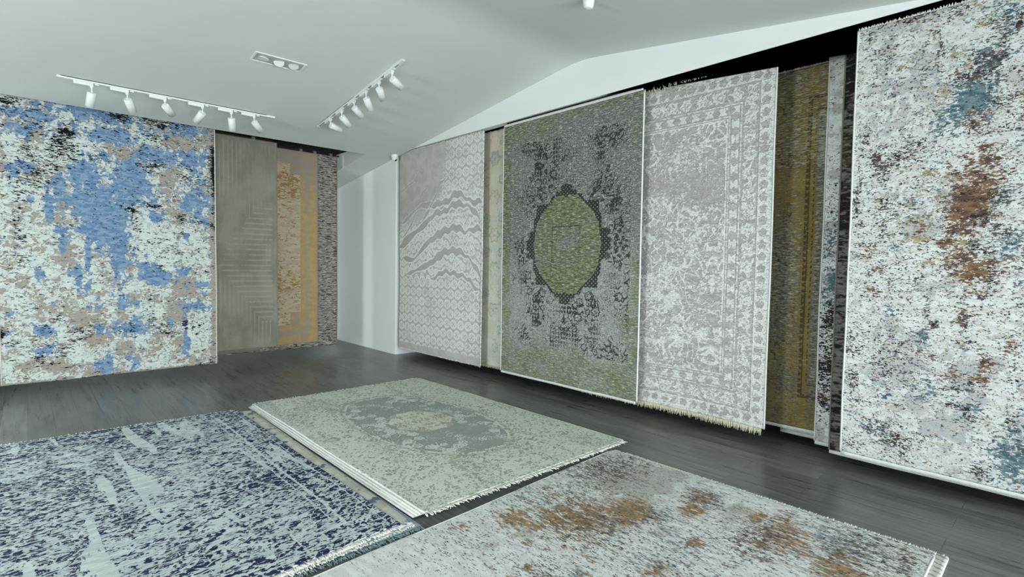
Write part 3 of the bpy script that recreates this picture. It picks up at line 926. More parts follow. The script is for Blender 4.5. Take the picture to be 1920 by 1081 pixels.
hanging_rug('hanging_rug', 'cream and beige rug with faint teal florals, only a strip showing',
            2.0, 0.14, 3.24, 4.585, 6.16, 'right', lambda U, V: f_runner(U - .62, V), runner_mat(), res=0.012, wave=0.006, seed=23,
            fringe=(M_cream, .03, .4), fringe_top=(M_whitefr, .02, .6))


RING = [(0, .68), (.08, .66), (.08, .60), (.15, .60), (.15, .56), (.22, .55), (.26, .47), (.46, .47), (.46, .35), (.50, .30), (.50, .17), (.56, .15), (.57, .08), (.62, .04), (.62, 0), (0, 0)]
DISC = [(0, .52), (.04, .55), (.17, .54), (.22, .48), (.38, .35), (.46, .22), (.48, .08), (.50, 0), (0, 0)]


def f_green(U, V):
    w, h = U.max(), V.max()
    dx, dy = np.abs(U - 1.06), np.abs(V - 1.58)
    # soften polygon sampling a little by supersampling
    def ip(p):
        s = 0
        for ox, oy in ((0, 0), (.003, .003), (-.003, .003), (.003, -.003), (-.003, -.003)):
            s = s + inpoly(dx + ox, dy + oy, p)
        return s / 5
    ring, disc = ip(RING), ip(DISC)
    ringm = np.clip(ring - disc, 0, 1)
    dots = (np.sin(U * 2 * PI / .052) * np.sin(V * 2 * PI / .045) > .5).astype(float)
    dark = ringm * (1 - .7 * dots)
    lite = ringm * dots * .5
    # outline around the ring
    big = [(x * 1.13, y * 1.11) for x, y in RING]
    big2 = [(x * 1.09, y * 1.08) for x, y in RING]
    halo = np.clip(ip(big) - ip(big2), 0, 1)
    lite = np.maximum(lite, halo * .7)
    orn = np.zeros_like(U)
    for cx, cy, R_ in ((.16, .93, .05), (.20, .80, .065), (.22, .64, .06), (.34, .56, .06), (.44, .72, .07), (.44, .92, .05), (.55, .55, .055), (.58, .36, .06), (.60, .62, .05),
                       (.70, .22, .045), (.66, .40, .04), (.72, 0, .05), (0, .86, .045), (0, 1.02, .05), (.30, 1.12, .05), (.45, 1.15, .04), (.62, 1.1, .05), (.34, .74, .04), (.08, .74, .04), (.74, .55, .06), (.8, .05, .04)):
        orn = np.maximum(orn, rosette(dx, dy, cx, cy, R_ * .85, 8, solid=False))
    orn = np.maximum(orn, rosette(dx, dy, .74, .84, .15, 10) * .55)
    orn = np.maximum(orn, rosette(dx, dy, .74, .84, .085, 6) * .55)
    # lattice panels
    lat = (np.abs(np.sin(U * PI / .042)) + np.abs(np.sin(V * PI / .05)) > 1.25).astype(float)
    for (a, b2, c_, d_) in ((0, .22, .96, 1.2), (.38, .52, .80, .98), (.38, .5, .58, .68), (.0, .2, .69, .78), (.30, .5, 1.0, 1.06), (.60, .72, .30, .5)):
        orn = np.maximum(orn, lat * (dx > a) * (dx < b2) * (dy > c_) * (dy < d_) * .85)
    lite2 = scrolls(dx, dy, 15, 61, .22) * (dx < .9) * (dy < 1.25)
    fil = scrolls(dx, dy, 20, 71, .25) * (dx < .86) * (dy < 1.22) * .85
    orn = np.maximum(orn, fil * (1 - orn)) * (1 - ring)
    fade = .50 + .36 * sst(fbm(U * 2, V * 2, 77), -.3, .3)
    orn = orn * fade
    inner = (lines(np.abs(dx - .2) + 0 * dy, .004) * (dy < .2) + lines(dy - .2, .004) * (dx < .2) + scrolls(dx, dy, 16, 81, .2) * (dx < .22) * (dy < .25) * .35) * disc * .8
    dark = np.maximum(dark, np.maximum(orn, np.clip(inner, 0, .6)))
    g = np.clip(.9 * sst(.14 - U, -.12, .08), 0, 1)
    g = np.maximum(g, .95 * sst(.42 - V + .16 * perlin(U * 2.2, V * 2, 3), -.12, .22))
    g = np.maximum(g, .72 * sst(V - 2.80 + .2 * perlin(U * 2, V, 5), -.05, .2) * (.5 + .5 * sst(fbm(U * 2.5, V * 5, 6), -.3, .2)))
    g = np.maximum(g, .85 * sst(.16 - (w - U) + .1 * perlin(V * 2, U, 8), -.06, .1) * (1 - sst(V, 1.2, 1.7)))
    g = np.maximum(g, .45 * sst(.12 - (w - U), -.04, .06) * sst(V, 2.2, 2.6))
    g = np.maximum(g, .42 * np.exp(-((dx - .67) / .08) ** 2 - ((dy - .35) / .05) ** 2))
    g = np.maximum(g, .30 * np.exp(-((dx - .33) / .10) ** 2 - ((dy - .83) / .06) ** 2) * (V < 1.5))
    g = np.minimum(g, .78) * (.80 + .75 * fbm(U * 2.6, V * 5, 33))
    g = np.maximum(g, .86 * disc * (.72 + .5 * fbm(U * 3, V * 6, 12) + .25 * sst(dy, .2, .45) - .14 * np.exp(-(np.hypot(dx, dy) / .2) ** 2)))
    return {'green': g, 'dark': dark, 'lite': np.maximum(lite, lite2 * .5 * (1 - ring)), 'disc': disc,
            'wash': np.clip(.18 + .55 * sst(2.2 - V, -.2, 1.6) + .25 * fbm(U * 1.5, V * 1.5, 15), 0, 1)}


def green_mat():
    t = NT('vintage_green_grey_pile', 0.92, 0.08)
    uv = t.uv()
    weft = t.noise(uv, 16, 150, 4, .7, seed=2)
    warp = t.noise(uv, 150, 18, 4, .7, seed=3)
    mott = t.noise(uv, 70, 70, 3, .65, seed=4)
    c = t.mix(t.step(mott, .38, .62), lin((98, 98, 97)), lin((140, 140, 140)))
    x = t.math('MULTIPLY_ADD', t.math('SUBTRACT', weft, .5), 2.6, t.attr('green'))
    gm = t.math('MULTIPLY', t.step(x, .38, .56), t.step(t.attr('green'), .02, .15))
    gcol = t.mix(t.step(t.noise(uv, 10, 60, 4, .65, seed=7), .4, .62), lin((84, 92, 60)), lin((128, 136, 100)))
    c = t.mix(gm, c, gcol)
    x = t.math('MULTIPLY_ADD', t.math('SUBTRACT', warp, .5), 1.2, t.attr('wash'))
    c = t.mix(t.math('MULTIPLY', t.math('MULTIPLY', t.step(x, .42, .62), t.math('SUBTRACT', 1.0, t.math('MAXIMUM', t.attr('disc'), t.math('MULTIPLY', t.attr('green'), .9)))), .5), c, lin((182, 184, 180)))
    x = t.math('MULTIPLY_ADD', t.math('SUBTRACT', mott, .5), 1.2, t.attr('lite'))
    c = t.mix(t.math('MULTIPLY', t.step(x, .45, .7), .7), c, lin((188, 190, 184)))
    # worn dark weft dashes and pale snags
    c = t.mix(t.math('MULTIPLY', t.step(t.noise(uv, 30, 170, 3, .6, seed=13), .54, .62), .5), c, lin((56, 57, 50)))
    c = t.mix(t.math('MULTIPLY', t.step(t.noise(uv, 14, 120, 3, .6, seed=17), .57, .66), .75), c, lin((196, 198, 184)))
    c = t.mix(t.math('MULTIPLY', t.step(t.noise(uv, 140, 26, 3, .6, seed=19), .57, .66), .45), c, lin((66, 66, 64)))
    x = t.math('MULTIPLY_ADD', t.math('SUBTRACT', t.noise(uv, 90, 110, 3, .6, seed=9), .5), .9, t.attr('dark'))
    c = t.mix(t.math('MULTIPLY', t.step(x, .42, .62), .92), c, lin((44, 46, 43)))
    t.bump(t.noise(uv, 150, 400, 2), .4, .003)
    return t.col(c)


hanging_rug('hanging_rug', 'green and grey vintage rug with a large green medallion ringed in black',
            2.04, 0.155, 3.215, 4.455, 5.00, 'right', f_green, green_mat(), res=0.0075, wave=0.006, seed=29,
            binding=M_hem, hem_bottom=M_hem, hem_top=M_hem)


def f_cream(U, V):
    w, h = U.max(), V.max()
    rr = w - U
    d = np.minimum(rr * 1.0, np.minimum(V, h - V))
    side = (rr <= np.minimum(V, h - V))
    s = np.where(side, V, U)
    X = np.abs(((U - .75) % 1.5) - .75)
    # field
    fld = scrolls(X, V, 8, 91, .13)
    fld = np.maximum(fld, scrolls(X, V, 15, 95, .17) * .85)
    for i, (cx, cy) in enumerate(((.3, .75), (.62, 1.15), (.25, 1.6), (.6, 2.0), (.3, 2.4))):
        fld = np.maximum(fld, rosette(X, V, cx, cy, .13, 8) * .7)
    # bands by distance from the edge
    rosA = np.abs(((s / .115) % 1) - .5) * .115
    def chain(c, R_, per, k=6):
        a = ((s / per) % 1 - .5) * per
        return rosette(a, d, 0, c, R_, k)
    band = np.where(d < .03, .85, 0)
    white1 = ((d > .03) & (d < .12)).astype(float)
    m1 = white1 * (1 - np.maximum(chain(.075, .034, .10, 5), (np.hypot(((s / .10) % 1 - .5) * .10, d - .075) < .022)))
    g2 = ((d >= .135) & (d < .26)).astype(float)
    m2 = g2 * np.maximum(scrolls(s, d * 1.3, 14, 97, .2), chain(.2, .05, .16, 6))
    white3 = ((d >= .275) & (d < .385)).astype(float)
    m3 = white3 * (1 - np.maximum(chain(.33, .036, .13, 6), (np.hypot(((s / .13) % 1 - .5) * .13, d - .33) < .026)) - lines(d - .29, .003) - lines(d - .37, .003))
    m4 = lines(d - .40, .006)
    bd = band + m1 + m2 + np.clip(m3, 0, 1) + m4
    inb = (d < .41)
    o_ = np.where(inb, bd, fld)
    wear = fbm(U * 1.6, V * 3.2, 99)
    low = sst(2.3 - V, -.3, 1.5)
    fade = np.where(inb, sst(wear + .45, -.1, .3), sst(wear + .12 + .35 * low - .55 * np.exp(-((V - 2.15) / .14) ** 2), -.6, .5))
    return {'orn': np.clip(o_, 0, 1) * (.25 + .5 * fade), 'relief': np.clip(o_, 0, 1),
            'wash': np.clip(.14 + .16 * low + .3 * wear * low - .3 * (~inb) * 0, 0, 1), 'warm': np.exp(-((V - 2.15) / .2) ** 2) * .6 + .5 * sst(.12 - rr, 0, .08) * sst(V, 1.6, 2.2)}


def cream_mat():
    t = NT('embossed_silver_cream_pile', 0.88, 0.12)
    uv = t.uv()
    c = t.mix(t.step(t.noise(uv, 6, 30, 4, .6), .35, .65), lin((170, 167, 165)), lin((184, 181, 179)))
    c = t.mix(t.math('MULTIPLY', t.math('MULTIPLY', t.attr('warm'), t.step(t.noise(uv, 12, 40, 3, .6, seed=5), .45, .6)), .4), c, lin((190, 180, 158)))
    x = t.math('MULTIPLY_ADD', t.math('SUBTRACT', t.noise(uv, 30, 50, 4, .68, .8, seed=6), .5), 2.6, t.attr('orn'))
    c = t.mix(t.step(x, .42, .56), c, lin((226, 226, 221)))
    x = t.math('MULTIPLY_ADD', t.math('SUBTRACT', t.noise(uv, 16, 60, 4, .68, .5, seed=8), .5), 2.4, t.attr('wash'))
    c = t.mix(t.step(x, .46, .62), c, lin((222, 222, 218)))
    # carved curls
    carve = t.noise(uv, 30, 46, 2, .5, 1.6, seed=12)
    ridge_ = t.math('ABSOLUTE', t.math('SUBTRACT', carve, .5))
    c = t.mix(t.math('MULTIPLY', t.step(t.math('SUBTRACT', .05, ridge_), .025, .05), .35), c, lin((140, 137, 134)))
    hh = t.math('ADD', t.math('MULTIPLY', t.attr('relief'), .8), t.math('MULTIPLY', t.step(ridge_, 0, .05), 1.0))
    t.bump(t.math('ADD', hh, t.math('MULTIPLY', t.noise(uv, 150, 300, 2), .2)), .7, .006)
    return t.col(c)


hanging_rug('hanging_rug', 'silver grey rug with carved white arabesques and cream fringe between the green and olive rugs',
            2.0, 0.15, 3.20, 4.555, 3.765, 'right', f_cream, cream_mat(), res=0.0075, wave=0.010, seed=33,
            binding=M_hem, fringe=(M_cream, .055, .12), fringe_top=(M_cream, .05, .9))


def f_olive(U, V):
    w, h = U.max(), V.max()
    # visible part runs from u = w-.95 ; frame lines of the inner border
    a = U - .5
    fr = 0
    for L_, B_, T_ in ((.285, .27, 2.765), (.30, .285, 2.75), (.34, .375, 2.65)):
        dd = np.maximum(np.maximum(L_ - a, B_ - V), V - T_)
        fr = np.maximum(fr if not np.isscalar(fr) else 0, lines(dd, .0055, .005))
    dash = (np.sin(V * 2 * PI / .05) + np.sin(U * 2 * PI / .05) > -1.2)
    fr = fr * dash * (.7 + .3 * sst(fbm(U * 4, V * 4, 3), -.2, .1))
    ins = (a > .36) & (V > .40) & (V < 2.62)
    gw = .42 + .45 * fbm(U * 2.2, V * 1.4, 105) + .35 * ins + .28 * np.exp(-((a - .12) / .12) ** 2 - ((V - 1.3) / .8) ** 2) + .25 * np.exp(-((V - .35) / .15) ** 2)
    gw = gw * (1 - .6 * (a > .29) * (a < .34)) * (1 - .8 * sst(.02 - a + .0, 0, .04)) 
    sp = .18 + .22 * (V > 2.2) + .25 * np.exp(-((V - 1.3) / .5) ** 2) * (a < .25) + .2 * ins
    motif = np.maximum(rosette(a, ((V / .42) % 1 - .5) * .42, .15, 0, .10, 8), rosette(a, ((V / .25) % 1 - .5) * .25, .318, 0, .02, 6))
    return {'frame': np.clip(fr + motif * .55 * sst(fbm(U * 3, V * 3, 9), -.2, .2), 0, 1), 'greyw': np.clip(gw, 0, 1), 'snag': np.clip(sp, 0, 1)}


def olive_mat():
    t = NT('olive_gold_worn_pile', 0.92, 0.08)
    uv = t.uv()
    c = t.mix(t.step(t.noise(uv, 4, 6, 4, .6), .35, .65), lin((122, 106, 58)), lin((136, 121, 72)))
    x = t.math('MULTIPLY_ADD', t.math('SUBTRACT', t.noise(uv, 40, 60, 4, .7, .5, seed=6), .5), 2.6, t.attr('greyw'))
    c = t.mix(t.step(x, .5, .62), c, t.mix(t.step(t.noise(uv, 30, 60, 3, .6, seed=3), .42, .58), lin((118, 118, 116)), lin((88, 87, 78))))
    c = t.mix(t.math('MULTIPLY', t.step(t.attr('frame'), .3, .6), .8), c, lin((64, 58, 42)))
    x = t.math('MULTIPLY_ADD', t.math('SUBTRACT', t.noise(uv, 16, 110, 4, .7, seed=8), .5), 2.6, t.attr('snag'))
    c = t.mix(t.math('MULTIPLY', t.step(x, .52, .62), .8), c, lin((178, 176, 160)))
    t.bump(t.noise(uv, 150, 400, 2), .4, .003)
    return t.col(c)


hanging_rug('hanging_rug', 'olive gold worn rug with dotted dark frame lines hanging deep in the recess',
            2.0, 0.155, 3.17, 4.80, 2.37, 'right', f_olive, olive_mat(), res=0.012, wave=0.006, seed=37,
            binding=M_bindgrey, hem_bottom=M_hem, fringe_top=(M_whitefr, .016, .3))
hanging_rug('hanging_rug', 'white hemmed rug behind the olive gold one, only a strip of its lower edge showing',
            1.5, 0.10, 3.12, 4.865, 1.745, 'right', f_plain, M_hem, res=0.05, seed=39, hem_bottom=M_bind)


SPK = {'k': '.08 1.0 .08 .12 .6;.04 .62 .10 .16 .55;.10 .5 .1 .1 .4;.06 1.9 .1 .2 .2;.08 .3 .1 .1 .5;.1 .8 .1 .2 .4',
       't': '.05 1.6 .08 .14 .5;.10 1.3 .07 .1 .55;.06 1.2 .08 .12 .5;.12 1.75 .05 .1 .4', 'r': '.06 .4 .1 .07 .4'}
M_speck = layered('white_speckled_pile', (212, 213, 210), [
    ('g', (184, 180, 176), (8, 10), 2.2, 0.12, 0.3),
    ('t', (84, 110, 118), (38, 60), 3.4, 0.07, 0.4),
    ('r', (130, 92, 64), (38, 60), 3.4, 0.07, 0.4),
    ('k', (48, 46, 50), (42, 80), 3.6, 0.07, 0.4)], (224, 226, 224), (9, 30))


def f_speck(U, V):
    return {'g': .4 + .3 * fbm(U * 2, V * 1.5, 3), 'k': blobs(U, V, SPK['k'], .06), 't': blobs(U, V, SPK['t'], .06), 'r': blobs(U, V, SPK['r'], .04)}


hanging_rug('hanging_rug', 'white speckled rug showing as a slim vertical strip right of the olive gold rug',
            1.9, 0.11, 3.185, 4.70, 1.42, 'right', f_speck, M_speck, res=0.014, wave=0.004, seed=41, binding=M_hem, hem_bottom=M_hem, fringe_top=(M_whitefr, .015, .4))
M_char = layered('smoky_charcoal_pile', (128, 126, 122), [
    ('k', (42, 40, 38), (14, 40), 2.6, 0.18, 0.3),
    ('o', (86, 74, 54), (16, 40), 2.6, 0.14, 0.3)], (108, 106, 102), (10, 40))
hanging_rug('hanging_rug', 'smoky charcoal rug, a narrow dark strip left of the large multicoloured rug',
            1.9, 0.085, 3.215, 4.62, 1.29, 'right', lambda U, V: {'k': np.clip(.42 + .55 * fbm(U * 2, V * 1.3, 5) + .45 * sst(V, 2.2, 2.8), 0, 1), 'o': .5 * np.exp(-((V - 2.35) / .22) ** 2)},
            M_char, res=0.02, wave=0.004, seed=43, binding=M_bindgrey, hem_bottom=M_hem, fringe_top=(M_whitefr, .015, .4))


def f_colour(U, V):
    n = .16 * fbm(U * 4, V * 5, 7)
    m = .14 * fbm(U * 5, V * 6, 17)
    return {'g': blobs(U, V, COLOUR_MAP['g'], .16, 1.2) + n, 't': blobs(U, V, COLOUR_MAP['t'], .08, 1.3, .92) + m, 'r': blobs(U, V, COLOUR_MAP['r'], .09, 1.25, .95) - m * .6,
            'o': blobs(U, V, COLOUR_MAP['o'], .07, 1.4) + m * .5, 'k': blobs(U, V, COLOUR_MAP['k'], .11, 1.15, .98) + n * .6}


M_colour = layered('multicoloured_distressed_pile', (202, 203, 200), [
    ('g', (188, 186, 182), (12, 12), 2.6, 0.10, 0.4, (172, 178, 180)),
    ('t', (70, 98, 108), (38, 66), 3.2, 0.08, 0.4, (112, 138, 146)),
    ('o', (148, 138, 98), (40, 60), 3.2, 0.08, 0.4, (164, 156, 122)),
    ('r', (92, 70, 58), (40, 84), 3.2, 0.08, 0.4, (132, 102, 78)),
    ('k', (48, 44, 48), (55, 105), 3.6, 0.07, 0.4, (88, 80, 80))], (216, 220, 218), (10, 26))
hanging_rug('hanging_rug', 'large white rug with rust, teal and charcoal distressing, nearest on the right wall',
            2.05, 0.155, 3.212, 4.44, 1.165, 'right', f_colour, M_colour, res=0.012, wave=0.008, seed=47,
            binding=M_hem, hem_bottom=M_hem, fringe_top=(M_whitefr, .018, .4))

# ------------------------------------------------------------------ rugs on the floor


def f_sage(U, V):
    w, h = U.max(), V.max()
    dx, dy = np.abs(U - w / 2), np.abs(V - h / 2)
    d = np.minimum(w / 2 - dx, h / 2 - dy)
    # cusped inner field
    fld = ((dx / .56) ** 2.2 + (dy / 1.02) ** 2.2) + .08 * fbm(U * 5, V * 5, 2)
    field = 1 - sst(fld, .8, 1.05)
    med = 1 - sst((dx / .30) ** 2 + (dy / .34) ** 2 + .12 * np.cos(8 * np.arctan2(dy, dx)), .85, 1.0)
    fl = np.zeros_like(U)
    rs = np.random.RandomState(4)
    for i in range(46):
        cx, cy = rs.rand() * .6, rs.rand() * 1.05
        fl = np.maximum(fl, rosette(dx, dy, cx, cy, .028 + rs.rand() * .022, 5))
    fl = np.maximum(fl, scrolls(dx, dy, 11, 111, .07) * .8)
    fine = np.maximum(scrolls(dx, dy, 17, 115, .26), scrolls(dx, dy, 26, 117, .3))
    for per, c_, R_ in ((.22, .20, .07), (.11, .07, .025), (.11, .33, .025)):
        side = (w / 2 - dx) < (h / 2 - dy)
        s = np.where(side, dy, dx)
        fine = np.maximum(fine, rosette(((s / per) % 1 - .5) * per, d, 0, c_, R_, 6))
    bl = np.maximum(np.maximum(lines(d - .10, .006), lines(d - .30, .006)), np.maximum(lines(d - .36, .005), lines(d - .04, .005)))
    corner = lines(fld - 1.06, .03, .04) * (d > .36)
    lite = np.where(field > .5, fl * (1 - med) + fine * med, fine)
    wear = fbm(U * 3, V * 1.4, 119)
    darkp = np.clip(.2 + .5 * wear + .3 * lines(d - .33, .05, .08) * (wear > 0), 0, 1)
    return {'field': field * (1 - med), 'med': med, 'lite': np.clip(np.maximum(lite, bl * .8), 0, 1) * (.6 + .4 * sst(wear, -.3, .2)), 'dk': darkp,
            'line': np.clip(corner + bl * .4, 0, 1)}


def sage_mat():
    t = NT('sage_silver_pile', 0.85, 0.12)
    uv = t.uv()
    c = t.mix(t.step(t.noise(uv, 8, 4, 4, .6), .35, .65), lin((150, 152, 140)), lin((168, 170, 157)))
    c = t.mix(t.math('MULTIPLY', t.step(t.noise(uv, 2.5, 2.5, 3, .6, seed=8), .5, .66), .4), c, lin((150, 164, 162)))
    c = t.mix(t.math('MULTIPLY', t.step(t.attr('field'), .3, .7), .8), c, lin((148, 156, 151)))
    c = t.mix(t.math('MULTIPLY', t.step(t.attr('med'), .3, .7), .6), c, lin((172, 168, 148)))
    x = t.math('MULTIPLY_ADD', t.math('SUBTRACT', t.noise(uv, 110, 70, 4, .68, .4, seed=5), .5), 2.4, t.attr('dk'))
    c = t.mix(t.math('MULTIPLY', t.step(x, .4, .8), .6), c, lin((134, 132, 112)))
    x = t.math('MULTIPLY_ADD', t.math('SUBTRACT', t.noise(uv, 70, 70, 3, .6, seed=6), .5), 1.1, t.attr('lite'))
    c = t.mix(t.math('MULTIPLY', t.step(x, .42, .62), .8), c, lin((212, 215, 207)))
    c = t.mix(t.math('MULTIPLY', t.attr('line'), .35), c, lin((128, 128, 112)))
    t.bump(t.math('ADD', t.attr('lite'), t.math('MULTIPLY', t.noise(uv, 150, 150, 2), .5)), .7, .005)
    return t.col(c)


GS = 'rugs stacked under the sage rug'
M_under = plain('white_rug_edge', (178, 180, 176), .95, .05, var=.06, vs=25)
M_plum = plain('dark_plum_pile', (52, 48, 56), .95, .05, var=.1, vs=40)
M_sage_u = plain('pale_grey_pile', (186, 190, 186), .95, .05, var=.06, vs=25)
SZ = 0.0095
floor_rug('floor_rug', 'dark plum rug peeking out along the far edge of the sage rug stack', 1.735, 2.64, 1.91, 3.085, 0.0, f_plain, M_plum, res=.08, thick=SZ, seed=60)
for i, (ax, ay, lb) in enumerate(((1.648, 2.60, 'pale rug lowest of the white edged layers below the sage rug'),
                                  (1.662, 2.585, 'pale rug in the middle of the white edged layers below the sage rug'),
                                  (1.677, 2.57, 'pale rug directly beneath the sage medallion rug'))):
    floor_rug('floor_rug', lb, ax, ay, 1.965, 3.09 + .005 * i, SZ * (1 + i), f_plain, M_sage_u if i % 2 else M_under, res=.08, thick=SZ - .0005, seed=61 + i, binding=M_bind)
floor_rug('floor_rug', 'sage and silver medallion rug on top of the stack mid-floor', 1.692, 2.548, 1.965, 3.10, SZ * 4, f_sage, sage_mat(),
          res=.009, thick=.010, seed=65, binding=M_whitefr, fringe=M_whitefr, fringe_sides='NS', flen=.045)


def f_navy(U, V):
    w, h = U.max(), V.max()
    d = np.minimum(w - U, np.minimum(V, h - V))
    X, Y = np.abs(U - w / 2), V
    orn = np.maximum(scrolls(X, Y, 9, 121, .20), scrolls(X + .4, Y, 16, 123, .24))
    bl = np.maximum(np.maximum(lines(d - .22, .008), lines(d - .045, .005)), lines(d - .27, .006))
    # silver drips running along the length
    lane = perlin(U * 9.5 + .4 * V, V * .9, 127) + .3 * perlin(U * 14, V * 2.2, 128)
    drip = sst(lane, .34, .42) * (d > .04) * .75
    sil = .46 + .16 * perlin(U * 1.3, V * .9, 125) + .26 * perlin(U * 4, V * 2.2, 131)
    sil = sil - .30 * sst(.22 - d, 0, .05) - .15 * np.exp(-((V - h + .3) / .2) ** 2)
    dotw = rosette(((V / .14) % 1 - .5) * .14, d, 0, .13, .05, 6) * (d < .22)
    return {'orn': np.clip(np.maximum(orn * .62, np.maximum(bl * .8, dotw * .7)), 0, 1), 'sil': np.clip(sil, 0, 1), 'drip': drip}


def navy_mat():
    t = NT('navy_and_silver_pile', 0.85, 0.12)
    uv = t.uv()
    c = t.mix(t.step(t.noise(uv, 20, 20, 3, .6), .35, .65), lin((30, 37, 66)), lin((42, 51, 84)))
    silver = t.mix(t.step(t.noise(uv, 5, 16, 4, .6, seed=2), .4, .62), lin((186, 196, 196)), lin((204, 213, 211)))
    n1 = t.noise(uv, 13, 24, 5, .68, 1.3, seed=5)
    x = t.math('MULTIPLY_ADD', t.math('SUBTRACT', n1, .5), 4.2, t.attr('sil'))
    m = t.step(x, .45, .55)
    x2 = t.math('MULTIPLY_ADD', t.math('SUBTRACT', t.noise(uv, 34, 60, 3, .6, seed=7), .5), 1.2, t.attr('orn'))
    m = t.math('MAXIMUM', m, t.step(x2, .5, .62))
    x3 = t.math('MULTIPLY_ADD', t.math('SUBTRACT', t.noise(uv, 26, 12, 4, .6, seed=9), .5), 1.4, t.attr('drip'))
    m = t.math('MAXIMUM', m, t.step(x3, .5, .6))
    # fine crosswise ribs
    m = t.math('MULTIPLY', m, t.math('SUBTRACT', 1.0, t.math('MULTIPLY', t.step(t.noise(uv, 8, 190, 3, .6, seed=14), .5, .6), .22)))
    c = t.mix(m, c, silver)
    t.bump(t.math('ADD', m, t.math('MULTIPLY', t.noise(uv, 60, 300, 2), .3)), .7, .005)
    return t.col(c)


def navy_under_mat():
    t = NT('cream_and_denim_pile', .92, .08)
    uv = t.uv()
    c = t.mix(t.step(t.noise(uv, 7, 7, 3), .4, .6), lin((186, 184, 172)), lin((204, 203, 194)))
    c = t.mix(t.step(t.noise(uv, 9, 7, 3, .6, seed=3), .57, .63), c, lin((96, 118, 140)))
    t.bump(t.noise(uv, 150, 150, 2), .5, .004)
    return t.col(c)


M_nu = navy_under_mat()
floor_rug('floor_rug', 'blue-grey fringed rug at the bottom of the navy stack', -.62, 2.50, 2.25, 3.03, 0, f_plain, plain('blue_grey_pile', (138, 156, 160), .95, .05, var=.12, vs=30),
          res=.08, thick=.010, seed=70, fringe=M_bluefr, fringe_sides='S', flen=.05)
floor_rug('floor_rug', 'cream rug with denim blue blotches peeking out beneath the navy rug', -.60, 2.475, 2.22, 3.10, .010, f_plain, M_nu, res=.05, thick=.010, seed=71, skew=.012,
          near=.05, far=-.03, fringe=M_whitefr, fringe_sides='S', flen=.03)
floor_rug('floor_rug', 'navy blue and silver distressed rug on the floor in the left foreground', -.62, 2.495, 2.145, 3.15, .020, f_navy, navy_mat(), res=.009, thick=.011, seed=72, skew=-.006,
          near=.055, far=-.05, fringe=M_whitefr, fringe_sides='NS', flen=.04)


def f_rust(U, V):
    n = .10 * fbm(U * 3, V * 3, 7)
    return {'g': blobs(U, V, RUST_MAP['g'], .15, 1.2) + n, 't': blobs(U, V, RUST_MAP['t'], .08, 1.4, .95), 'r': blobs(U, V, RUST_MAP['r'], .06, 1.35, 1.05),
            'k': blobs(U, V, RUST_MAP['k'], .15, 1.35, .9) + n - .2 * np.exp(-((U - .55) / .4) ** 2 - ((V - 1.45) / .45) ** 2)}


M_rust = layered('rust_and_ivory_distressed_pile', (204, 206, 205), [
    ('g', (178, 177, 172), (5, 9), 2.0, 0.14, 0.3),
    ('t', (122, 144, 150), (50, 18), 2.8, 0.16, 0.3),
    ('r', (166, 134, 94), (50, 16), 2.8, 0.18, 0.3, (126, 114, 94)),
    ('k', (78, 73, 72), (120, 44), 3.6, 0.10, 0.3, (120, 110, 100))], (218, 221, 220), (22, 7))


def f_wave(U, V):
    z = np.abs((U / .05 + .35 * np.abs(((V / .035) % 2) - 1)) % 1 - .5)
    return {'a': 1 - sst(z, .06, .14)}


def wave_mat():
    t = NT('ivory_zigzag_pile', .95, .05)
    c = t.mix(t.math('MULTIPLY', t.attr('a'), .8), lin((186, 184, 178)), lin((74, 72, 72)))
    t.bump(t.noise(t.uv(), 150, 150, 2), .5, .004)
    return t.col(c)


floor_rug('floor_rug', 'ivory rug with dark zigzags, its corner showing beneath the rust blotched rug', .62, .405, 2.885, 1.98, 0, f_wave, wave_mat(), res=.012, thick=.010, seed=80,
          binding=M_hem, bind_sides='NS', fringe=M_whitefr, fringe_sides='E', flen=.025, far=.03, rnd=.3)
floor_rug('floor_rug', 'white rug with rust, teal and charcoal blotches on the floor in the right foreground', .60, .455, 2.865, 1.985, .010, f_rust, M_rust, res=.012, thick=.012, seed=81,
          binding=M_hem, bind_sides='NS', fringe=M_whitefr, fringe_sides='E', flen=.035, skew=-.010, far=.048, rnd=.25)

# ------------------------------------------------------------------ overhead hanging hardware


def hang_bar(x0, y0, x1, y1, z, ztop, label):
    """flat black bar over a rug with two hangers up to the ceiling of the slot"""
    root = empty('hanging_bar', ((x0 + x1) / 2, (y0 + y1) / 2, z))
    tag(root, label, 'rail', 'black bars the rugs hang from')
    bb = MB()
    cx, cy = (x0 + x1) / 2, (y0 + y1) / 2
    hx, hy = abs(x1 - x0) / 2, abs(y1 - y0) / 2
    bb.box((-hx - .008, -hy - .008, 0), (hx + .008, hy + .008, .022))
    bb.build('bar', M_steel, root)
    for s in (-.6, .6):
        hh = MB()
        hh.box((s * hx - .008, s * hy - .008, .022), (s * hx + .008, s * hy + .008, ztop - z))
        hh.build('hanger', M_steel, root)
    return root


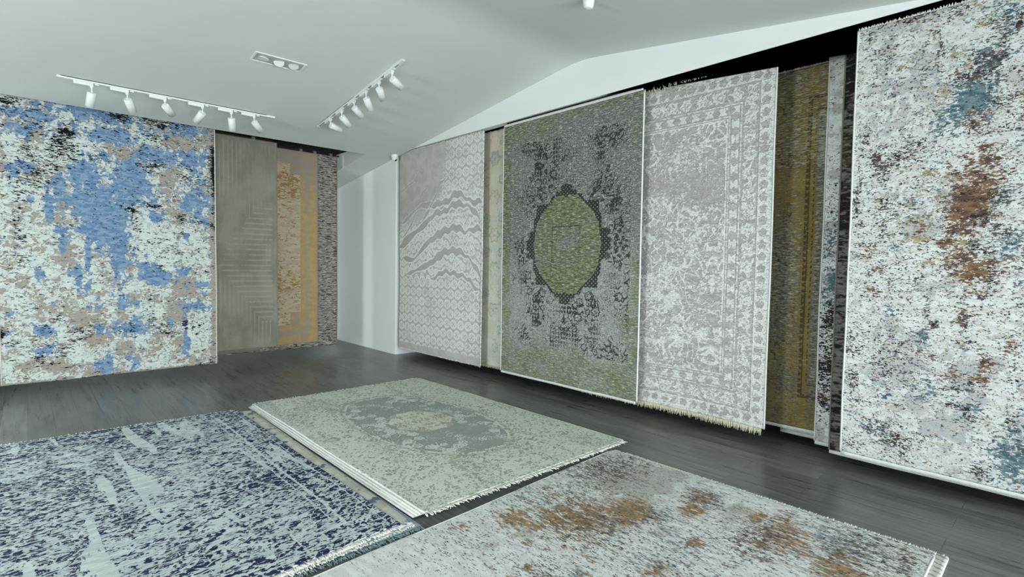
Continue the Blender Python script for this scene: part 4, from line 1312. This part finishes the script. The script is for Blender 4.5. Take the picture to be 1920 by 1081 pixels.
hang_bar(-.18, 7.79, 1.84, 7.79, 3.252, 3.32, 'black bar above the blue rug')
hang_bar(1.37, 8.13, 2.73, 8.13, 3.235, 3.32, 'black bar above the ribbed grey-green rug')
hang_bar(1.37, 8.22, 2.55, 8.22, 3.23, 3.32, 'black bar behind the ribbed grey-green rug')
hang_bar(2.08, 8.33, 3.42, 8.33, 3.21, 3.32, 'black bar above the ochre rug')
hang_bar(2.2, 8.48, 3.88, 8.48, 3.241, 3.32, 'black bar above the streaked rug beside the white wall')
for px_, ya, yb, z, lb in ((4.50, 5.45, 7.48, 3.25, 'lattice rug'), (4.62, 4.2, 6.1, 3.25, 'cream and teal rug'), (4.485, 3.0, 4.96, 3.25, 'green medallion rug'), (4.605, 1.8, 3.72, 3.26, 'silver grey fringed rug'),
                           (4.83, .4, 2.33, 3.175, 'olive gold rug'), (4.895, .3, 1.7, 3.13, 'hidden white hemmed rug'), (4.73, -.4, 1.38, 3.21, 'white speckled rug'), (4.65, -.5, 1.25, 3.24, 'smoky charcoal rug'), (4.47, -.8, 1.13, 3.222, 'large multicoloured rug')):
    hang_bar(px_, ya, px_, yb, z, 3.50 if px_ > 4.56 else ZH, 'black bar above the ' + lb)

# small clips on the far rugs
clipb = MB()
clipb.box((-.022, -.03, -.02), (.022, -.022, .03)); clipb.box((-.022, -.03, .022), (.022, .03, .03)); clipb.box((-.022, .022, -.0), (.022, .03, .03))
first = None
for x, y, z, lb in ((2.44, 8.13, 3.240, 'small metal clip on the bar above the grey-green rug'), (3.19, 8.33, 3.215, 'small metal clip above the middle of the ochre rug'),
                    (3.41, 8.33, 3.215, 'small metal clip above the right corner of the ochre rug'), (3.74, 8.48, 3.246, 'small metal clip above the black and greige streaked rug'),
                    (1.2, 8.13, 3.256, None)):
    if lb is None: continue
    if first is None:
        first = o = clipb.build('rug_clip', M_clip)
    else:
        o = first.copy(); COL.objects.link(o)
    o.location = (x, y, z)
    tag(o, lb, 'clip', 'clips on the bars over the far rugs')

# ------------------------------------------------------------------ track lights


def track(name, label, p0, p1):
    a, c = Vector(p0), Vector(p1)
    d = (c - a)
    L = d.length
    rz = math.atan2(d.y, d.x)
    root = empty(name, ((a + c) / 2))
    sl = math.asin(d.z / L)
    root.rotation_euler = (0, -sl, rz)
    tag(root, label, 'track rail', 'white lighting tracks')
    m = MB(); m.box((-L / 2, -.018, -.020), (L / 2, -.007, 0)); m.box((-L / 2, .007, -.020), (L / 2, .018, 0)); m.box((-L / 2, -.018, -.005), (L / 2, .018, 0))
    m.box((-L / 2, -.0185, -.0205), (-L / 2 + .03, .0185, 0)); m.box((L / 2 - .10, -.0185, -.0205), (L / 2, .0185, 0))
    m.build('rail', M_white, root)
    m = MB(); m.box((-L / 2 + .03, -.007, -.012), (L / 2 - .1, .007, -.006)); m.build('slot', M_slot, root)
    return root, rz, sl


def spot(label, base, aim, rz, sl, group, flip=1):
    """base: point of the rail's underside where the stem hangs"""
    root = empty('track_spotlight', base)
    tag(root, label, 'spotlight', group)
    R = Matrix.Rotation(rz, 4, 'Z') @ Matrix.Rotation(-sl, 4, 'Y')
    Ri = R
    m = MB()
    m.box((-.145 * flip if flip > 0 else -.01, -.017, -.032), (.012 if flip > 0 else .19, .017, 0))
    if flip > 0: m.box((.022, -.012, -.014), (.058, .012, -.001))
    else: m.box((-.058, -.012, -.014), (-.022, .012, -.001))
    m.v = [tuple(Ri @ Vector(v)) for v in m.v]
    m.build('adapter', M_white, root, bevel=.002)
    m = MB()
    m.lathe([(.012, -.03), (.016, -.036), (.016, -.044), (.006, -.050), (.006, -.078), (.010, -.082), (.010, -.092), (.004, -.094)], 16)
    m.build('stem', M_white, root)
    d = Vector(aim).normalized()
    q = d.to_track_quat('Z', 'Y').to_matrix().to_4x4()
    top = Vector((0, 0, -.090))
    M = Matrix.Translation(top) @ q
    m = MB()
    r_ = .0385
    m.lathe([(r_ - .004, 0), (r_, .004), (r_, .150), (r_ - .004, .150), (r_ - .006, .120)], 32, M)
    h = m.build('lamp_head', M_white, root)
    m = MB()
    m.lathe([(r_ - .0065, .1205), (r_ - .010, .128), (.002, .122)], 24, M)
    m.build('lens', M_chrome, h)
    return root


yt = 6.9
zt = zc(yt)
_, rz, sl = track('light_track', 'white ceiling track with six spotlights, parallel to the far wall above the blue rug', (.27, yt, zt), (2.325, yt, zt))
G1 = 'spotlights on the track above the blue rug'
A = [((.542), (-.098, .464, -.880), 'white spotlight leaning slightly left, leftmost on the track above the blue rug'),
     ((.835), (.377, .584, -.719), 'white spotlight tilted down to the right, second on the track above the blue rug'),
     ((1.171), (.571, .729, -.378), 'white spotlight showing its round back cap, third on the track above the blue rug'),
     ((1.535), (-.287, .766, -.576), 'white spotlight tipped steeply to the left, fourth on the track above the blue rug'),
     ((1.835), (.192, .454, -.870), 'white spotlight pointing almost straight down above the grey-green rug'),
     ((2.087), (.676, .554, -.485), 'white spotlight showing its back cap, rightmost on the track along the far wall')]
for x, d, lb in A:
    spot(lb, (x, yt, zt - .020), d, rz, sl, G1, 1)
xt = 2.885
_, rz, sl = track('light_track', 'white ceiling track with six spotlights, running along the slope towards the right wall corner', (xt, 6.92, zc(6.92)), (xt, 4.79, zc(4.79)))
G2 = 'spotlights on the sloping track'
A = [(5.02, (.907, .264, -.329), 'white spotlight nearest on the sloping track, top right of the row'),
     (5.298, (.632, .572, -.523), 'white spotlight showing its round back cap, second from the top of the sloping track'),
     (5.592, (.587, .421, -.692), 'white spotlight hanging steeply, third from the top of the sloping track'),
     (5.889, (.809, .316, -.495), 'white spotlight angled right, fourth from the top of the sloping track'),
     (6.219, (.790, .270, -.550), 'white spotlight angled right, second from the bottom of the sloping track'),
     (6.539, (.971, .101, -.216), 'white spotlight lying nearly level, lowest on the sloping track')]
for y, d, lb in A:
    spot(lb, (xt, y, zc(y) - .020), d, rz, sl, G2, 1)

# ------------------------------------------------------------------ recessed triple downlight
cx, cy = 1.903, 5.516
root = empty('recessed_downlight', (cx, cy, zc(cy)))
root.rotation_euler = (math.atan(-SL), 0, 0)
tag(root, 'white rectangular recessed ceiling light with three round chrome reflectors', 'ceiling light')
m = MB()
W_, H_ = .245, .096
for a, c in (((-W_, -H_), (W_, -H_ + .02)), ((-W_, H_ - .02), (W_, H_)), ((-W_, -H_ + .02), (-W_ + .02, H_ - .02)), ((W_ - .02, -H_ + .02), (W_, H_ - .02))):
    m.box((a[0], a[1], -.008), (c[0], c[1], .0))
m.build('trim_ring', M_white, root, bevel=.002)
# plate with three round holes
m = MB()
R_ = .052
xs = (-.145, 0, .145)
N_ = 32
for k, xc in enumerate(xs):
    x0_, x1_ = (-W_ + .02 if k == 0 else xc - .0725), (W_ - .02 if k == 2 else xc + .0725)
    y0_, y1_ = -H_ + .02, H_ - .02
    inner = [(xc + R_ * math.cos(2 * PI * i / N_), R_ * math.sin(2 * PI * i / N_), -.0035) for i in range(N_)]
    outer = []
    for i in range(N_):
        a = 2 * PI * i / N_
        ca, sa = math.cos(a), math.sin(a)
        hx = (x1_ - xc) if ca > 0 else (xc - x0_)
        s_ = min(hx / abs(ca) if abs(ca) > 1e-6 else 9, y1_ / abs(sa) if abs(sa) > 1e-6 else 9)
        outer.append((xc + ca * s_, sa * s_, -.0035))
    m.add(inner + outer, [(i, (i + 1) % N_, N_ + (i + 1) % N_, N_ + i) for i in range(N_)])
m.build('plate', plain('satin_grey_plate', (176, 182, 180), .5, .4), root)
for k, (xc, tx, ty) in enumerate(zip(xs, (.25, -.5, -.25), (.2, .2, .1))):
    M = Matrix.Translation((xc, 0, -.003)) @ Matrix.Rotation(tx, 4, 'X') @ Matrix.Rotation(ty, 4, 'Y')
    m = MB(); m.lathe([(.046, -.006), (.050, -.006), (.050, .0), (.046, .0)], 32, M)
    ring_ = m.build('lamp_ring', M_white, root)
    m = MB()
    n_ = 32
    prof = [(.045, -.002), (.040, .003), (.030, .0055), (.018, .007), (.004, .0075)]
    vs = []
    for rr, z in prof:
        for i in range(n_):
            a = 2 * PI * i / n_
            vs.append(M @ Vector((rr * math.cos(a), rr * math.sin(a), z)))
    m.add(vs, [(i * n_ + j, i * n_ + (j + 1) % n_, (i + 1) * n_ + (j + 1) % n_, (i + 1) * n_ + j) for i in range(4) for j in range(n_)], True)
    m.add([vs[4 * n_ + j] for j in range(n_)], [tuple(range(n_))])
    m.build('reflector', M_chrome, ring_)

# ------------------------------------------------------------------ dome camera in the corner
root = empty('security_camera', (4.36, 7.50, zc(7.50)))
tag(root, 'small white dome security camera on the ceiling at the corner of the white wall', 'camera')
m = MB(); m.lathe([(.050, 0.01), (.052, -.006), (.052, -.030), (.046, -.040), (.02, -.044)], 28); m.build('base', M_white, root)
m = MB()
Md = Matrix.Translation((0, 0, -.052)) @ Vector((.35, -.55, -.75)).to_track_quat('Z', 'Y').to_matrix().to_4x4()
m.lathe([(.012, -.040), (.028, -.032), (.040, -.012), (.042, .006), (.036, .024), (.026, .034), (.024, .036)], 28, Md); eye = m.build('camera_ball', M_white, root)
m = MB(); m.lathe([(.022, .034), (.021, .042), (.012, .045), (.004, .046)], 24, Md); m.build('lens', M_steel, eye)

root = empty('smoke_detector', (3.27, 2.70, zc(2.70)))
tag(root, 'small white round fitting on the ceiling, cut off by the top edge of the photo', 'ceiling fitting')
m = MB(); m.lathe([(.042, 0.01), (.044, -.015), (.040, -.045), (.034, -.066), (.02, -.072), (.004, -.074)], 28); m.build('housing', M_white, root)
m = MB(); m.lathe([(.046, 0.008), (.050, -.004), (.048, -.010)], 28); m.build('base_plate', M_white, root)
